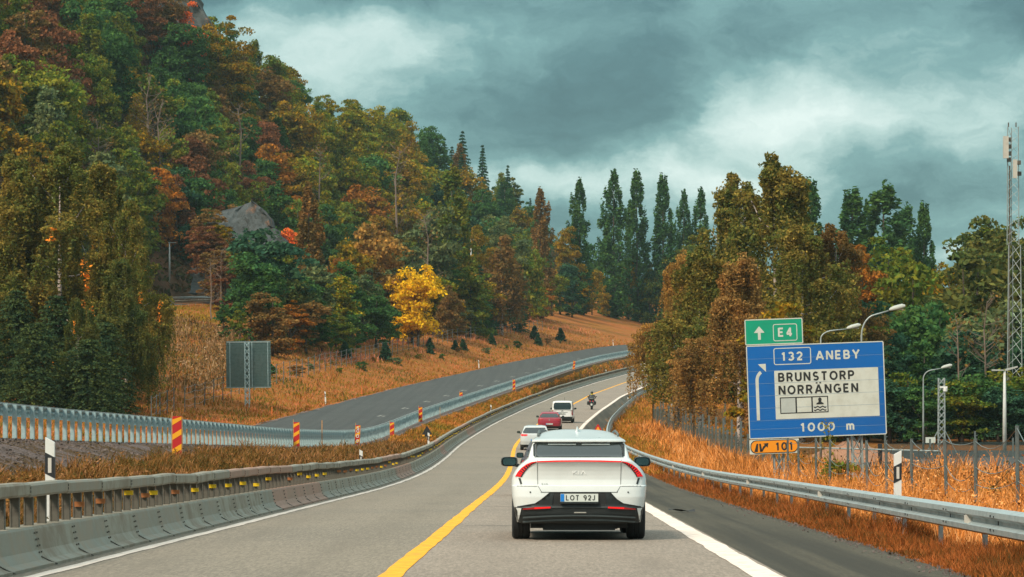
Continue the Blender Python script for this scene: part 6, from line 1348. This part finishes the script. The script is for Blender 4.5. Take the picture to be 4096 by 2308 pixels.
gm_s = blade_mat('slope_grass', [(.125, .12, .016), (.25, .14, .014), (.37, .13, .028), (.56, .18, .075)], .16)
gm_w = blade_mat('weed_stalks', [(.045, .040, .014), (.13, .075, .022), (.24, .125, .045), (.42, .27, .15)], .4)
n = 80000; d = dsamp(n, 31, 150); o = railO(d) + .35 + rng.random(n) ** .8 * 7.5; blades('tall_grass', yelX(d) + o, d, np.interp(o - railO(d), [.3, 2, 5, 8], [.65, .95, .8, .5]), .010 + d * .00016, gm_o, 'tall dry orange grass behind the right guardrail', .22, .35)
n = 9000; d = dsamp(n, 40, 150); o = railO(d) + 5 + rng.random(n) * 8; c_ = (np.sin(d * .9 + o * 2.1) + np.sin(d * .37 - o)) > .35; d, o = d[c_], o[c_]; blades('tall_weeds', yelX(d) + o, d, 1.15, .03 + d * .0002, gm_w, 'brown weeds standing among the wire fence posts', .3, .6)
n = 22000; d = dsamp(n, 55, 140); o = railO(d) + 6.5 + rng.random(n) * 9; c_ = (np.sin(d * .23 + o * .9) + np.sin(d * .11 - o * .6)) > -.5; d, o = d[c_], o[c_]; blades('tall_grass', yelX(d) + o, d, 1.0, .02 + d * .0002, gm_o, 'dry orange grass beyond the game fence', .25, .4)
n = 60000; d = dsamp(n, 24, 150); o = sideO(d) + .02 + rng.random(n) ** 1.1 * (railO(d) - sideO(d) + .5); blades('verge_grass', yelX(d) + o + rng.normal(0, .05, n), d, .10 + .28 * np.clip((o - sideO(d)) / .9, 0, 1), .008 + d * .00012, gm_v, 'short rusty grass along the edge of the hard shoulder', .35)
n = 60000; d = dsamp(n, 120, 470); o = sideO(d) + .15 + rng.random(n) * 12; blades('bank_grass', yelX(d) + o, d, .45, .02 + d * .00022, gm_b, 'orange and olive grass on the bank right of the road', .4)
n = 9000; d = dsamp(n, 120, 250); w = np.interp(d, [128, 146, 172, 200, 222, 252], [pxX(772, 128), pxX(741, 146), pxX(716, 172), pxX(697, 200), pxX(683, 222), pxX(653, 252)]); blades('fence_foot_grass', w - .2 - abs(rng.normal(0, 1.1, n)), d, .9, .03 + d * .0002, gm_o, 'bright orange grass at the foot of the dark mesh fence', .3)
n = 90000; d = dsamp(n, 28, 205); bk = yelX(d) - 4.85; f0 = fenX(d) + .7; t = rng.random(n) ** .75; lo = np.interp(d, [55, 72, 95, 150], [.46, .30, .10, .04]); t = lo + (1 - lo) * rng.random(n) ** .85
blades('median_grass', f0 + (bk - f0) * t + rng.normal(0, .06, n), d, .34, .012 + d * .00022, gm_m, 'brown grass and weeds in the median behind the barrier', .4, .1)
n = 34000; d = dsamp(n, 185, 560); bk = yelX(d) - 4.85; f0 = fenX(d) + .9; t = .06 + .94 * rng.random(n); blades('median_grass', f0 + (bk - f0) * t, d, .35, .02 + d * .0002, gm_b, 'orange grass in the far median between barrier and guardrail', .4)
n = 90000; d = dsamp(n, 150, 600); e = .4 + rng.random(n) ** 1.3 * 46; X = edgX(d) - e; ok = (512 + X * F / d > -20) & ((e < 39) | (e > 47.6)); X, d = X[ok], d[ok]; blades('slope_grass', X, d, .38, .03 + d * .0002, gm_s, 'orange and green grass on the slope beyond the old carriageway', .45)
n = 15000; d = rng.uniform(228, 345, n); e = 9 + rng.random(n) * 24; X = edgX(d) - e; px = 512 + X * F / d; py = HY - (ground(X, d) - ZC) * F / d; ok = (px > 105) & (px < 240) & (py > 322) & (py < 396) & ((np.sin(d * .21 + e * .5) + np.sin(e * .9 - d * .13)) > -.9); X, d = X[ok], d[ok]; blades('tall_weeds', X, d, 1.15, .085, gm_w, 'tall seeding weeds on the slope left of the grey sign back', .25, .9)
n = 14000; d = dsamp(n, 215, 600); e = 1.2 + rng.random(n) * 24; X = edgX(d) - e; ok = (np.sin(d * .093 + 1.1) + np.sin(e * .7 - d * .06) + .6 * np.sin(d * .31 + e)) > .75; X, d = X[ok], d[ok]; blades('green_weeds', X, d, .42, .10, blade_mat('green_weeds', [(.045, .07, .018), (.085, .105, .02), (.16, .13, .02)], .3), 'patches of green weeds on the open slope', .4)
n = 9000; d = rng.uniform(318, 415, n); e = 22 + rng.random(n) * 16.5; X = edgX(d) - e; px = 512 + X * F / d; ok = (px > 120) & (px < 232) & (np.sin(d * .13 + e * .35) > -.75); X, d = X[ok], d[ok]; blades('fresh_grass', X, d, .42, .09, blade_mat('fresh_grass', [(.16, .15, .016), (.27, .20, .016), (.36, .19, .02)], .2), 'yellow green grass below the hillside guardrail', .4)
n = 5200; d = dsamp(n, 320, 600); e = 9 + rng.random(n) * 16; X = edgX(d) - e; ok = (np.sin(d * .11) + np.sin(e * .8 + d * .05)) > .2; X, d = X[ok], d[ok]; blades('pale_grass', X, d, .8, .12, blade_mat('pale_red_grass', [(.42, .13, .06), (.62, .20, .10), (.70, .30, .17)], .2), 'pale reddish tall grass at the top of the slope', .3)
# loose stones and rubbish on the shoulder edge
n = 900; d = dsamp(n, 26, 120); X = yelX(d) + sideO(d) + rng.normal(-.05, .14, n); z = ground(X, d); u = leaves(np.column_stack([X, d, z + .015]), np.tile([0, -.5, 1.], (n, 1)), .022, .8, .3)
o = soup('gravel', u, M['gravel']); o['kind'] = 'stuff'; o['label'] = 'loose stones along the edge of the hard shoulder'; o['category'] = 'gravel'
n = 7000; d = dsamp(n, 50, 150); t = rng.random(n) ** 1.6 * np.interp(d, [55, 90, 150], [.5, .3, .16]); f0 = fenX(d) + .3; X = f0 + (yelX(d) - 4.85 - f0) * t; z = ground(X, d); u = leaves(np.column_stack([X, d, z + .02]), np.tile([0, -.5, 1.], (n, 1)), .034, .8, .4)
o = soup('crushed_stone', u, M['gravel']); o['kind'] = 'stuff'; o['label'] = 'crushed stone on the bank below the galvanised guardrail'; o['category'] = 'gravel'
d0 = 57.; X = pxX(682, d0); tag(MB().grid(np.array([[(i * .13 - .26, j * .1, .03 * math.sin(i * 1.3 + j) + .03) for i in range(5)] for j in range(3)])).build('rubber_scrap', M['dark'], None, True, onG(X, d0, .02)), 'black rubber scrap lying on the hard shoulder', 'debris')
# climbing shoot in front of the sign
e = thing('young_shoot', 'thin leafy shoot growing in front of the lower edge of the blue sign', 'plant', onG(pxX(829, 88), 88)); MB().tube([(0, 0, 0), (.05, 0, 1.2), (-.03, 0, 2.6)], [.02, .014, .006], 5).build('stem', M['bark'], e)
P = np.column_stack([rng.normal(0, .13, 170), rng.normal(0, .12, 170), rng.uniform(.2, 2.65, 170)]); P[:, 0] += np.where(P[:, 2] > 1.9, 0, rng.normal(0, .12, 170)); o = soup('foliage', leaves(P, sph(170), .055), M['leaf'], e); o.color = (.20, .15, .02, 1); o['leaf_tint'] = (.10, .12, .03)
for px, d, r_, c, lab in [(836, 92, 1.5, 'olive green', 'bushy shrub behind the game fence under the sign'), (955, 75, 1.0, 'rusty brown', 'brownish shrub between two game fence posts at the right'), (985, 80, 1.0, 'olive green', 'low olive shrub behind the right game fence'), (915, 90, .9, 'rusty brown', 'small brown shrub right of the blue sign foot')]:
    a, b = LC[c]; tree('shrub', pxX(px, d), d, r_, a, b, 'shrub', lab, 'shrub', 'shrubs along the game fence', .8)

# ------------------------------------------------------------------ damp autumn air
hz = MB().box((150, 640, 68), (1500, 1330, 160)).build('haze', None); hz.data.materials.clear()
hm = bpy.data.materials.new('damp_air'); hm.use_nodes = True; ht = hm.node_tree; ht.nodes.clear()
pv = ht.nodes.new('ShaderNodeVolumePrincipled'); pv.inputs['Color'].default_value = (.62, .86, .86, 1); pv.inputs['Density'].default_value = .00008
ho = ht.nodes.new('ShaderNodeOutputMaterial'); ht.links.new(pv.outputs[0], ho.inputs[1]); hz.data.materials.append(hm); hz['kind'] = 'stuff'; hz['label'] = 'thin damp air that veils the far hill'; hz['category'] = 'haze'
